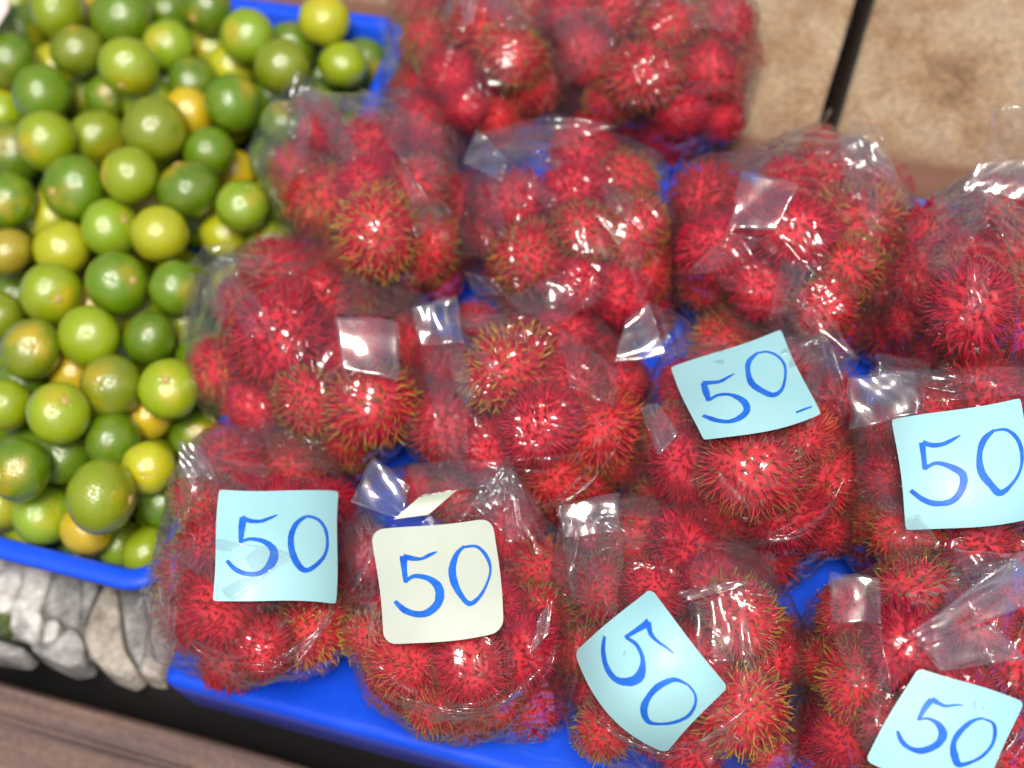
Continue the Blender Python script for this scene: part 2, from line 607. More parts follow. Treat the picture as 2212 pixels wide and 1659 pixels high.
obj('tray_body', shift(tray_me('tray_body', TX0, TX1, TY0, TY1, 0.007,
    [(0.010, LEDGE + 0.001), (0.003, LEDGE + 0.004), (0.0005, -0.012), (0.0, -0.004), (0.0012, -0.0006), (0.0035, 0.0010), (0.007, 0.0013), (0.012, 0.0006), (0.018, -0.0002), (0.03, -0.0006), (0.05, -0.0008)], M['blue']), t1), t1)
# raised back and right rim
rimp = [(0.0, 0), (0.0, 0.011), (0.002, 0.0135), (0.005, 0.0135), (0.007, 0.011), (0.009, 0.0)]
vs, fs = [], []
xs = np.linspace(TX0 + 0.03, TX1 - 0.03, 40)
for x in xs:
    for y, z in rimp:
        vs.append((x, TY1 - 0.002 - y, z))
for i in range(39):
    for j in range(5):
        fs.append((i * 6 + j, i * 6 + j + 1, (i + 1) * 6 + j + 1, (i + 1) * 6 + j))
fs += [tuple(range(6)), tuple(39 * 6 + j for j in reversed(range(6)))]
obj('back_rim', shift(mesh('back_rim', vs, fs, M['blue']), t1), t1)

t2 = obj('blue_tray', None, loc=(LX1 - 0.3, (LY0 + LY1) / 2, LEDGE),
         label='deep blue plastic tray heaped with green limes, pale rim along its front', cat='tray')
RIM = 0.03
obj('tray_body', shift(tray_me('tray_body', LX1 - 0.62, LX1, LY0, LY1, 0.03,
    [(0.040, LEDGE + 0.001), (0.034, LEDGE + 0.004), (0.008, RIM - 0.006), (0.0, RIM - 0.006), (0.0, RIM - 0.002), (0.002, RIM), (0.011, RIM), (0.013, RIM - 0.002),
     (0.018, RIM - 0.02), (0.040, LEDGE + 0.012), (0.046, LEDGE + 0.008), (0.07, LEDGE + 0.006)], M['blue']), t2), t2)

# ------------------------------------------------------------------ relaxation of piled fruit
def relax(P, R, rays, free, zmin, iters=80, slack=0.97, bounds=None):
    """P: n x 3 positions; rays: unit directions from the camera (fixed fruit stay on them)."""
    cp = np.array(CAM)
    n = len(P)
    for it in range(iters):
        d = P[:, None] - P[None]
        dist = np.sqrt((d ** 2).sum(-1)) + 1e-9
        need = (R[:, None] + R[None]) * slack
        ov = np.clip(need - dist, 0, None)
        np.fill_diagonal(ov, 0)
        push = (d / dist[..., None] * ov[..., None] * 0.45)
        mv = push.sum(1)
        P = P + mv
        rel = P - cp
        along = (rel * rays).sum(-1, keepdims=True)
        target = cp + rays * along
        wgt = np.where(free, 0.0, 0.55)[:, None]
        P = P + (target - P) * wgt
        P[:, 2] = np.maximum(P[:, 2], zmin + R)
        if bounds is not None:
            x0, x1, y0, y1 = bounds
            P[:, 0] = np.clip(P[:, 0], x0 + R, x1 - R)
            P[:, 1] = np.clip(P[:, 1], y0 + R, y1 - R)
    return P


# ------------------------------------------------------------------ limes
K1 = 0.3418
lime_raw = []
for x, y, r_, c_, dp in [(95, 30, 100, 'o', 1), (370, 60, 175, 'm', 0), (770, 110, 190, 'g', 0), (1060, 70, 130, 'g', 1), (1310, 50, 155, 'g', 0), (1560, 230, 165, 'l', 0),
        (2050, 130, 155, 'y', 0), (140, 210, 140, 'g', 1), (50, 380, 165, 'g', 0), (490, 320, 160, 'o', 0), (810, 420, 178, 'm', 0), (1060, 290, 152, 'l', 0),
        (1330, 310, 120, 'm', 1), (1840, 300, 140, 'g', 1), (1780, 420, 165, 'o', 0), (2190, 410, 155, 'm', 0), (370, 430, 140, 'y', 1), (265, 600, 182, 'g', 0),
        (600, 610, 150, 'g', 1), (1215, 520, 130, 'g', 1), (1460, 430, 130, 'y', 1), (1470, 650, 175, 'g', 0), (1190, 720, 140, 'Y', 1), (950, 650, 140, 'm', 1),
        (980, 820, 192, 'o', 0), (10, 700, 120, 'm', 1), (290, 890, 175, 'm', 0), (610, 870, 150, 'o', 1), (90, 960, 165, 'g', 1), (1320, 960, 155, 'g', 0),
        (820, 1110, 168, 'm', 0), (470, 1190, 208, 'g', 0), (40, 1270, 170, 'g', 0), (1185, 1200, 192, 'g', 0), (1480, 1090, 90, 'Y', 1), (1530, 1300, 162, 'l', 0),
        (350, 1370, 150, 'y', 1), (700, 1440, 178, 'l', 0), (1010, 1480, 170, 'y', 0), (390, 1570, 175, 'y', 0), (50, 1590, 145, 'r', 0),
        (1430, 1480, 140, 'y', 1), (1250, 1420, 120, 'g', 1), (1720, 1540, 130, 'm', 0), (1080, 520, 110, 'g', 1), (1800, 780, 150, 'g', 0), (1740, 1010, 150, 'g', 1), (1780, 1250, 150, 'm', 1),
        (970, 1290, 90, 'Y', 1), (530, 30, 110, 'Y', 1), (690, 610, 100, 'g', 1)]:
    lime_raw.append((x * K1, y * K1, r_ * K1, c_, dp))
for x, y, r_, c_, dp in [(325, 275, 188, 'm', 0), (740, 215, 196, 'g', 0), (1110, 240, 165, 'g', 0), (-10, 420, 140, 'o', 0), (590, 370, 110, 'Y', 1), (200, 630, 178, 'o', 0),
        (560, 550, 188, 'm', 0), (945, 560, 175, 'g', 0), (460, 770, 130, 'Y', 1), (705, 870, 188, 'o', 0), (1070, 880, 186, 'm', 0), (30, 980, 155, 'm', 0),
        (370, 1030, 188, 'm', 0), (140, 840, 140, 'g', 1), (930, 1050, 100, 'Y', 1), (1050, 1130, 130, 'y', 1), (720, 1200, 182, 'g', 0), (1280, 1160, 178, 'g', 0),
        (1360, 950, 110, 'Y', 1), (400, 1290, 160, 'g', 1), (950, 1380, 160, 'y', 0), (115, 1390, 188, 'g', 0), (640, 1560, 236, 'm', 0), (10, 1610, 100, 'y', 1),
        (1020, 1610, 110, 'g', 1), (1180, 470, 120, 'g', 1), (1290, 700, 150, 'g', 1), (880, 400, 100, 'm', 1)]:
    lime_raw.append((x * K1, 540 + y * K1, r_ * K1, c_, dp))
for x, y, r_, c_, dp in [(250, 90, 190, 'l', 0), (530, 190, 120, 'Y', 1), (760, 240, 165, 'l', 0), (910, 330, 125, 'm', 0), (1010, 60, 100, 'm', 1)]:
    lime_raw.append((x * K1, 1092 + y * K1, r_ * K1, c_, dp))

lime_cols = {'g': (0.105, 0.205, 0.003), 'm': (0.25, 0.34, 0.004), 'o': (0.19, 0.25, 0.006), 'l': (0.22, 0.35, 0.010), 'y': (0.42, 0.44, 0.010),
             'Y': (0.60, 0.43, 0.010), 'r': (0.34, 0.27, 0.022)}
lime_words = {'g': 'deep green', 'm': 'yellow-green', 'o': 'olive green', 'l': 'pale green', 'y': 'greenish yellow', 'Y': 'golden yellow', 'r': 'brownish orange'}
P, R, ry_, free, cols, pix = [], [], [], [], [], []
for (u, v, rp, c_, dp) in lime_raw:
    edge = min(1.0, max(0.0, (1215 + 0.24 * u - v) / 260.0))
    z = 0.030 + 0.030 * math.sqrt(edge) - (0.022 if dp else 0)
    if u > 560 and v < 180:
        z -= 0.012
    q = Z(u, v, z)
    dd = (q - CAM).length
    rw = rp * dd / FP * (1.0 if not dp else 1.18)
    rw = min(max(rw * 1.03, 0.0165), 0.0225)
    P.append(q); R.append(rw); free.append(False); cols.append(c_); pix.append((u, v, dp))
    ry_.append((q - CAM).normalized())
nvis = len(P)
rj = random.Random(3)
gx = np.arange(LX1 - 0.60, LX1 - 0.03, 0.042)
gy = np.arange(LY0 + 0.035, LY1 - 0.02, 0.039)
for layer, z in ((0, -0.018), (1, 0.012)):
    for i, x in enumerate(gx):
        for j, y in enumerate(gy):
            q = Vector((x + (0.021 if (j + layer) % 2 else 0) + rj.uniform(-.004, .004), y + rj.uniform(-.004, .004), z))
            u, v, _ = project(q)
            if not (-230 < u < 860 and -120 < v < 1500):
                continue
            P.append(q); R.append(rj.uniform(0.0175, 0.0200)); free.append(True)
            cols.append(rj.choice('gggmmooy')); pix.append((u, v, 2))
            ry_.append((q - CAM).normalized())
P = np.array([tuple(p) for p in P]); R = np.array(R); RY = np.array([tuple(p) for p in ry_]); FR = np.array(free)
P = relax(P, R, RY, FR, LEDGE + 0.006, iters=140, slack=0.985, bounds=(LX1 - 0.62 + 0.02, LX1 - 0.016, LY0 + 0.016, LY1 - 0.014))
print('LIMES', nvis, len(P), 'z', P[:, 2].min(), P[:, 2].max())


def lime_mesh(seed):
    rs = random.Random(seed)
    a, b = rs.uniform(0.86, 1.0), rs.uniform(0.94, 1.03)
    vs, fs = [], []
    nu, nv = 36, 24
    off = Vector((rs.uniform(0, 9), rs.uniform(0, 9), 0))
    for j in range(nv + 1):
        th = math.pi * j / nv
        for i in range(nu):
            ph = 2 * math.pi * i / nu
            d = Vector((math.sin(th) * math.cos(ph), math.sin(th) * math.sin(ph), math.cos(th)))
            r = 1 + 0.035 * noise.noise(d * 1.5 + off)
            r -= 0.055 * math.exp(-(th / 0.16) ** 2) * (0.4 + 0.6 * abs(math.cos(2.5 * ph)))
            r += 0.025 * math.exp(-((math.pi - th) / 0.25) ** 2)
            vs.append((d.x * r * b, d.y * r, d.z * r * a))
    for j in range(nv):
        for i in range(nu):
            k = (i + 1) % nu
            fs.append((j * nu + i, (j + 1) * nu + i, (j + 1) * nu + k, j * nu + k))
    return mesh('lime', vs, fs, M['peel'])


lime_meshes = [lime_mesh(s) for s in range(6)]
vs = [(0, 0, 0.012)]
for rr_, z in ((0.07, 0.010), (0.11, 0.0), (0.13, -0.03)):
    for i in range(9):
        a = 2 * math.pi * i / 9
        k = rr_ * (1.0 + 0.18 * math.cos(5 * a))
        vs.append((k * math.cos(a), k * math.sin(a), z))
fs = [(0, 1 + i, 1 + (i + 1) % 9) for i in range(9)]
for k in range(2):
    fs += [(1 + k * 9 + i, 10 + k * 9 + i, 10 + k * 9 + (i + 1) % 9, 1 + k * 9 + (i + 1) % 9) for i in range(9)]
scar_me = mesh('stem_scar', vs, fs, M['scar'])

# buried limes that still show through the gaps get labels of their own
cp_ = np.array(CAM)
shown = set(range(nvis))
sd_ = P - cp_
for i in range(nvis, len(P)):
    f = sd_[i] / np.linalg.norm(sd_[i])
    a_ = np.cross(f, [0, 0, 1.0]); a_ /= np.linalg.norm(a_)
    b2 = np.cross(f, a_)
    tot = see = 0
    for rr_ in (0.0, 0.35, 0.6, 0.85):
        for k in range(1 if rr_ == 0 else 10):
            an = k * math.pi / 5 + rr_
            q = P[i] + (a_ * math.cos(an) + b2 * math.sin(an)) * rr_ * R[i] - f * R[i] * math.sqrt(1 - rr_ * rr_)
            dq = q - cp_; lq = np.linalg.norm(dq); dq /= lq
            t_ = sd_ @ dq
            perp = (sd_ ** 2).sum(1) - t_ ** 2
            ent = t_ - np.sqrt(np.maximum(R ** 2 - perp, 0))
            blk = (perp < R ** 2) & (ent < lq - 0.0015)
            blk[i] = False
            tot += 1
            see += 0 if blk.any() else 1
    u, v, _ = project(P[i])
    if see / tot > 0.12 and -20 < u < 600 - 0.0 * v and -20 < v < 1290:
        shown.add(i)
        pix[i] = (u, v, 1)
print('SHOWN', len(shown))
order = sorted(range(nvis), key=lambda i: pix[i][1] - 0.12 * pix[i][0])
ords = ['first', 'second', 'third', 'fourth', 'fifth', 'sixth', 'seventh', 'eighth', 'ninth', 'tenth', 'eleventh', 'twelfth', 'thirteenth', 'fourteenth', 'fifteenth', 'sixteenth', 'seventeenth', 'eighteenth', 'nineteenth', 'twentieth', 'twenty-first', 'twenty-second', 'twenty-third']
rows, rowof = {}, {}
for i in sorted(shown):
    b = max(0, int((pix[i][1] - 0.12 * pix[i][0] + 40) // 75))
    rows.setdefault(b, []).append(i)
keys = sorted(rows)
for rk, b in enumerate(keys):
    for k, i in enumerate(sorted(rows[b], key=lambda i: pix[i][0])):
        rowof[i] = (rk, k)
for i in range(len(P)):
    o = obj('lime', lime_meshes[i % 6], loc=P[i], cat='lime', group='green limes heaped in the blue tray')
    o.scale = (R[i],) * 3
    c = lime_cols[cols[i]]
    j = rj.uniform(0.86, 1.14)
    o.color = (c[0] * j, c[1] * j, c[2], 1)
    # turn some stem ends towards the viewer, most sideways
    o.rotation_euler = (rj.uniform(0, 6.28), rj.uniform(0, 6.28), rj.uniform(0, 6.28))
    if i < nvis and rj.random() < 0.35:
        dz = (CAM - Vector(P[i])).normalized() + Vector((rj.uniform(-1, 1), rj.uniform(-1, 1), rj.uniform(-.6, .6))) * 0.8
        o.rotation_euler = dz.to_track_quat('Z', 'Y').to_euler()
    if i in shown:
        rk, k = rowof[i]
        sunk = 'half hidden ' if pix[i][2] == 1 else ''
        o['label'] = '%s%s lime, %s from left in %s row down the heap' % (sunk, lime_words[cols[i]], ords[k], ords[rk])
        if pix[i][2] == 0 and rj.random() < 0.7:
            s = obj('stem_scar', scar_me, o, loc=(0, 0, 0.90))
    else:
        o['label'] = 'lime buried under the top layer of the heap'

# ------------------------------------------------------------------ rambutans
SPINE_N = 440


def spine_mesh(seed):
    rs = random.Random(seed)
    vs, fs, along, each = [], [], [], []
    ga = math.pi * (3 - math.sqrt(5))
    swirl = Vector((rs.uniform(-1, 1), rs.uniform(-1, 1), rs.uniform(-1, 1))).normalized()
    for k in range(SPINE_N):
        zz = 1 - 2 * (k + 0.5) / SPINE_N
        rr = math.sqrt(1 - zz * zz)
        a = k * ga + rs.uniform(-0.12, 0.12)
        d = Vector((rr * math.cos(a), rr * math.sin(a), zz + rs.uniform(-0.04, 0.04))).normalized()
        root = Vector((d.x * 0.95, d.y * 0.90, d.z * 1.17)) * 0.97
        L_ = rs.uniform(0.28, 0.60)
        side = d.cross(Vector((rs.uniform(-1, 1), rs.uniform(-1, 1), rs.uniform(-1, 1)))).normalized()
        bend = (side * rs.uniform(0.3, 2.1) + d.cross(swirl) * 0.8 + Vector((0, 0, -0.25)))
        bend -= d * bend.dot(d)
        r0, ev = rs.uniform(0.044, 0.062), rs.random()
        tw_ = rs.uniform(-0.8, 0.8)
        pts = []
        segs = 5
        dirv = d.copy()
        p = root.copy()
        for s in range(segs + 1):
            pts.append(p.copy())
            bd = bend * math.cos(s * tw_) + d.cross(bend) * math.sin(s * tw_)
            dirv = (dirv + bd * (0.10 + 0.20 * s / segs)).normalized()
            p = p + dirv * L_ / segs
        e1 = d.orthogonal().normalized()
        e2 = d.cross(e1)
        base = len(vs)
        for s, q in enumerate(pts):
            t = s / segs
            r = r0 * (1.15 - 0.85 * t)
            for m_ in range(3):
                an = 2 * math.pi * m_ / 3
                vs.append(q + (e1 * math.cos(an) + e2 * math.sin(an)) * r)
                along.append(t)
                each.append(ev)
        for s in range(segs):
            for m_ in range(3):
                n_ = (m_ + 1) % 3
                fs.append((base + s * 3 + m_, base + s * 3 + n_, base + (s + 1) * 3 + n_, base + (s + 1) * 3 + m_))
    me = mesh('spines', vs, fs, M['spine'])
    for nm, dat in (('along', along), ('each', each)):
        at_ = me.attributes.new(nm, 'FLOAT', 'POINT')
        at_.data.foreach_set('value', dat)
    return me


def body_mesh(seed):
    vs, fs = [], []
    nu, nv = 24, 16
    for j in range(nv + 1):
        th = math.pi * j / nv
        for i in range(nu):
            ph = 2 * math.pi * i / nu
            d = Vector((math.sin(th) * math.cos(ph), math.sin(th) * math.sin(ph), math.cos(th)))
            r = 1 + 0.05 * noise.noise(d * 3 + Vector((seed * 3.1, 0, 0)))
            vs.append((d.x * r * 0.95, d.y * r * 0.90, d.z * r * 1.17))
    for j in range(nv):
        for i in range(nu):
            k = (i + 1) % nu
            fs.append((j * nu + i, (j + 1) * nu + i, (j + 1) * nu + k, j * nu + k))
    return mesh('rambutan', vs, fs, M['skin'])


spine_meshes = [spine_mesh(100 + s) for s in range(7)]
body_meshes = [body_mesh(s) for s in range(7)]

tip_cols = {'r': [(0.45, 0.006, 0.02), (0.34, 0.06, 0.015), (0.45, 0.006, 0.045), (0.34, 0.16, 0.02)],
            'y': [(0.62, 0.46, 0.06), (0.52, 0.42, 0.06)],
            'g': [(0.36, 0.30, 0.03), (0.30, 0.30, 0.04), (0.40, 0.27, 0.04)],
            'o': [(0.78, 0.17, 0.03), (0.72, 0.22, 0.04)]}
tip_words = {'r': 'crimson', 'y': 'yellow-tipped', 'g': 'green-tipped', 'o': 'orange-red'}

# bags: name, footprint centre, half sizes, short description, fruits (u, v, r, tip), slack film points (u, v, z), peak, base height
BAGS = {
 'T1': dict(c=(1035, 120), h=(170, 190), base=0.0, d='bag cut off above, right of the lime tray corner',
   f=[(925, 85, 65, 'g'), (1045, 50, 75, 'o'), (975, 165, 62, 'r'), (1105, 120, 68, 'g'), (1075, 262, 48, 'o'), (1155, 190, 60, 'o'), (905, 0, 60, 'r'), (1140, 15, 58, 'g'), (1010, 235, 50, 'r'), (1030, -60, 65, 'r'), (930, -80, 60, 'r')],
   slack=[(1185, 265, .02), (870, 190, .03)], peak=(1040, -110)),
 'T2': dict(c=(1400, 90), h=(225, 210), base=0.0, d='wide bag on the tan slab, cut off above',
   f=[(1270, 120, 72, 'r'), (1385, 165, 82, 'r'), (1470, 240, 58, 'r'), (1530, 150, 70, 'r'), (1556, 256, 58, 'r'), (1330, 30, 70, 'r'), (1450, 55, 68, 'g'), (1565, 45, 68, 'r'), (1225, 30, 60, 'r'), (1320, 220, 55, 'g'), (1400, -60, 70, 'r'), (1520, -50, 66, 'r'), (1290, -60, 60, 'r')],
   slack=[(1180, 60, .04), (1610, 200, .03), (1600, 20, .05)], peak=(1400, -150)),
 'A': dict(c=(785, 415), h=(215, 215), base=0.0, d='uppermost bag overlapping limes',
   f=[(670, 285, 78, 'r'), (800, 310, 74, 'r'), (920, 270, 80, 'r'), (635, 370, 62, 'r'), (705, 435, 90, 'r'), (815, 505, 92, 'y'), (920, 535, 76, 'g'), (905, 400, 74, 'r'), (790, 400, 66, 'r'), (955, 605, 48, 'r'), (860, 590, 60, 'r')],
   slack=[(545, 330, .06), (575, 450, .045), (600, 215, .075), (990, 300, .04)], peak=(660, 195)),
 'B': dict(c=(1225, 480), h=(215, 205), base=0.0, d='bag in the middle of the second row behind the blue gap',
   f=[(1255, 335, 80, 'r'), (1110, 435, 80, 'r'), (1240, 410, 75, 'r'), (1155, 560, 95, 'g'), (1365, 500, 74, 'g'), (1265, 500, 66, 'g'), (1335, 635, 72, 'r'), (1395, 585, 62, 'o'), (1360, 385, 68, 'g'), (1050, 500, 55, 'r'), (1250, 620, 65, 'r')],
   slack=[(1030, 300, .07), (1000, 590, .03), (1440, 420, .04)], peak=(1060, 330)),
 'C': dict(c=(1700, 530), h=(235, 210), base=0.0, d='open bag with two film ears before the slab joint',
   f=[(1530, 425, 82, 'r'), (1555, 540, 82, 'r'), (1640, 625, 74, 'r'), (1715, 500, 92, 'r'), (1780, 385, 82, 'o'), (1855, 490, 100, 'y'), (1830, 575, 78, 'g'), (1625, 460, 74, 'r'), (1780, 665, 74, 'r'), (1900, 420, 66, 'r'), (1520, 620, 62, 'r'), (1700, 400, 66, 'r'), (1900, 610, 60, 'r'), (1775, 318, 46, 'o')],
   slack=[(1890, 300, .085), (1960, 450, .04), (1470, 480, .05)], peak=(1870, 300)),
 'D': dict(c=(2120, 600), h=(210, 215), base=0.0, d='bag cut off by the right edge with crinkled clear knot',
   f=[(2095, 660, 102, 'r'), (2190, 560, 90, 'r'), (1995, 600, 74, 'r'), (2010, 510, 76, 'r'), (2150, 450, 84, 'g'), (2110, 765, 72, 'g'), (2210, 715, 74, 'r'), (1965, 695, 55, 'r'), (2240, 620, 70, 'g'), (2240, 450, 70, 'r'), (2080, 560, 66, 'r'), (2020, 760, 55, 'r')],
   slack=[(1930, 570, .05), (2130, 390, .09)], peak=(2120, 400)),
 'E': dict(c=(665, 775), h=(245, 220), base=0.0, d='bag with the shiny white tape strip beside the limes',
   f=[(600, 725, 110, 'r'), (470, 795, 74, 'r'), (600, 590, 86, 'r'), (690, 650, 80, 'r'), (765, 605, 74, 'y'), (800, 880, 96, 'g'), (880, 740, 62, 'r'), (665, 870, 76, 'g'), (545, 880, 64, 'r'), (775, 750, 72, 'r'), (750, 960, 60, 'g'), (520, 660, 64, 'r'), (870, 850, 55, 'g')],
   slack=[(400, 700, .055), (420, 590, .08), (480, 545, .085), (920, 650, .05), (430, 850, .03)], peak=(470, 560)),
 'F': dict(c=(1140, 870), h=(230, 215), base=0.0, d='central bag with a spiky yellow-tipped fruit on top',
   f=[(1100, 795, 100, 'y'), (965, 790, 66, 'r'), (1165, 920, 92, 'r'), (1300, 930, 86, 'o'), (965, 925, 90, 'r'), (1215, 725, 80, 'r'), (1235, 825, 76, 'r'), (1060, 975, 72, 'r'), (1200, 1030, 76, 'o'), (1330, 830, 64, 'r'), (1350, 1000, 55, 'r'), (1035, 700, 52, 'r')],
   slack=[(930, 700, .07), (1370, 850, .04)], peak=(960, 690)),
 'G': dict(c=(1610, 950), h=(240, 225), base=0.0, d='bag under the tilted landscape cyan card',
   f=[(1625, 1020, 112, 'r'), (1480, 1010, 88, 'r'), (1735, 940, 80, 'o'), (1790, 1040, 78, 'r'), (1560, 735, 70, 'y'), (1700, 1115, 88, 'r'), (1560, 1110, 78, 'o'), (1450, 930, 64, 'g'), (1425, 1080, 64, 'g'), (1800, 860, 64, 'r'), (1785, 1145, 60, 'r'), (1600, 880, 80, 'r'), (1490, 830, 66, 'r'), (1700, 800, 70, 'r')],
   slack=[(1390, 880, .05), (1430, 760, .07), (1800, 760, .07), (1850, 900, .04)], peak=(1780, 730)),
 'H': dict(c=(2060, 1000), h=(230, 220), base=0.0, d='bag under the upright cyan card at the right edge',
   f=[(2125, 850, 90, 'r'), (1930, 1030, 76, 'r'), (1955, 1150, 78, 'g'), (2105, 1185, 80, 'r'), (1895, 1130, 58, 'g'), (2020, 890, 66, 'r'), (2060, 1000, 80, 'r'), (2200, 1200, 66, 'g'), (2180, 1020, 80, 'r'), (2220, 890, 70, 'r'), (2250, 1100, 70, 'r'), (1900, 930, 60, 'r')],
   slack=[(1840, 900, .06), (1850, 820, .08), (1920, 1220, .02)], peak=(1890, 800)),
 'I': dict(c=(545, 1205), h=(215, 235), base=0.0, d='front bag at the left corner of the blue tray',
   f=[(500, 1005, 92, 'r'), (640, 1000, 82, 'g'), (440, 1085, 78, 'g'), (405, 1235, 76, 'g'), (485, 1310, 100, 'r'), (680, 1355, 84, 'y'), (570, 1395, 72, 'r'), (600, 1120, 80, 'r'), (700, 1090, 64, 'r'), (460, 1175, 76, 'r'), (650, 1235, 80, 'r'), (555, 1230, 76, 'r')],
   slack=[(335, 1150, .055), (308, 1300, .02), (310, 1420, .0), (400, 960, .09), (740, 1420, .02)], peak=(420, 990)),
 'J': dict(c=(985, 1300), h=(240, 240), base=0.0, d='front bag carrying the white card',
   f=[(1180, 1240, 88, 'g'), (1100, 1150, 82, 'r'), (985, 1085, 66, 'g'), (880, 1425, 88, 'o'), (1020, 1435, 88, 'r'), (935, 1510, 78, 'g'), (1125, 1405, 88, 'r'), (810, 1385, 72, 'y'), (1060, 1515, 72, 'r'), (800, 1200, 70, 'r'), (940, 1260, 88, 'r'), (915, 1055, 56, 'r'), (1165, 1330, 74, 'g'), (1060, 1300, 76, 'r')],
   slack=[(800, 1010, .085), (745, 1220, .05), (1100, 1000, .085), (1200, 1450, .02)], peak=(1100, 1020)),
 'K': dict(c=(1460, 1370), h=(245, 250), base=0.0, d='front bag under the pointed turned cyan card',
   f=[(1385, 1160, 86, 'g'), (1485, 1180, 86, 'r'), (1305, 1270, 78, 'g'), (1410, 1280, 78, 'r'), (1600, 1335, 92, 'g'), (1600, 1535, 108, 'y'), (1540, 1265, 74, 'r'), (1255, 1410, 64, 'g'), (1400, 1430, 88, 'r'), (1500, 1620, 70, 'r'), (1675, 1430, 68, 'r'), (1665, 1620, 58, 'g'), (1310, 1570, 74, 'g'), (1270, 1170, 56, 'r'), (1500, 1430, 80, 'r')],
   slack=[(1215, 1110, .085), (1670, 1230, .06), (1215, 1350, .05), (1240, 1600, .02)], peak=(1250, 1100)),
 'L': dict(c=(2010, 1440), h=(270, 250), base=0.0, d='bag in the lower right corner with glossy crossed film',
   f=[(1980, 1285, 96, 'g'), (1955, 1400, 92, 'r'), (1830, 1330, 76, 'r'), (1850, 1480, 88, 'g'), (1835, 1590, 82, 'r'), (2110, 1350, 80, 'r'), (2200, 1290, 66, 'r'), (1930, 1570, 76, 'r'), (2190, 1660, 76, 'r'), (2060, 1500, 80, 'r'), (1780, 1430, 58, 'g'), (2200, 1440, 80, 'r'), (2070, 1640, 80, 'r'), (1930, 1690, 76, 'g')],
   slack=[(1770, 1290, .06), (2190, 1200, .09), (1745, 1480, .03)], peak=(2200, 1220)),
}

nrm = []
for k in range(520):
    zz = 1 - 2 * (k + 0.5) / 520
    rr_ = math.sqrt(1 - zz * zz)
    nrm.append((rr_ * math.cos(k * 2.39996), rr_ * math.sin(k * 2.39996), zz))
NRM = np.array(nrm)
import bmesh
bm = bmesh.new()
bmesh.ops.create_icosphere(bm, subdivisions=7, radius=1)
ICO = np.array([tuple(v.co) for v in bm.verts])
ICO /= np.linalg.norm(ICO, axis=1, keepdims=True)
ICO_F = [tuple(v.index for v in f.verts) for f in bm.faces]
bm.free()

BODY = {}
octs = ['right', 'lower right', 'bottom', 'lower left', 'left', 'upper left', 'top', 'upper right']
fruit_i = 0
rf = random.Random(11)


def make_rambutan(pos, rw, tip, label, group):
    global fruit_i
    k = fruit_i % 7
    fruit_i += 1
    o = obj('rambutan', body_meshes[k], loc=pos, label=label, cat='rambutan', group=group)
    s = rw * 0.68
    o.scale = (s, s, s)
    o.rotation_euler = (rf.uniform(0, 6.28), rf.uniform(0, 6.28), rf.uniform(0, 6.28))
    c = rf.choice(tip_cols[tip])
    o.color = (*c, 1)
    sp = obj('spines', spine_meshes[(k + fruit_i // 7) % 7], o, kind='stuff')
    sp.color = (*c, 1)
    ls = rf.uniform(0.96, 1.06)
    sp.scale = (ls, ls, ls)
    return o


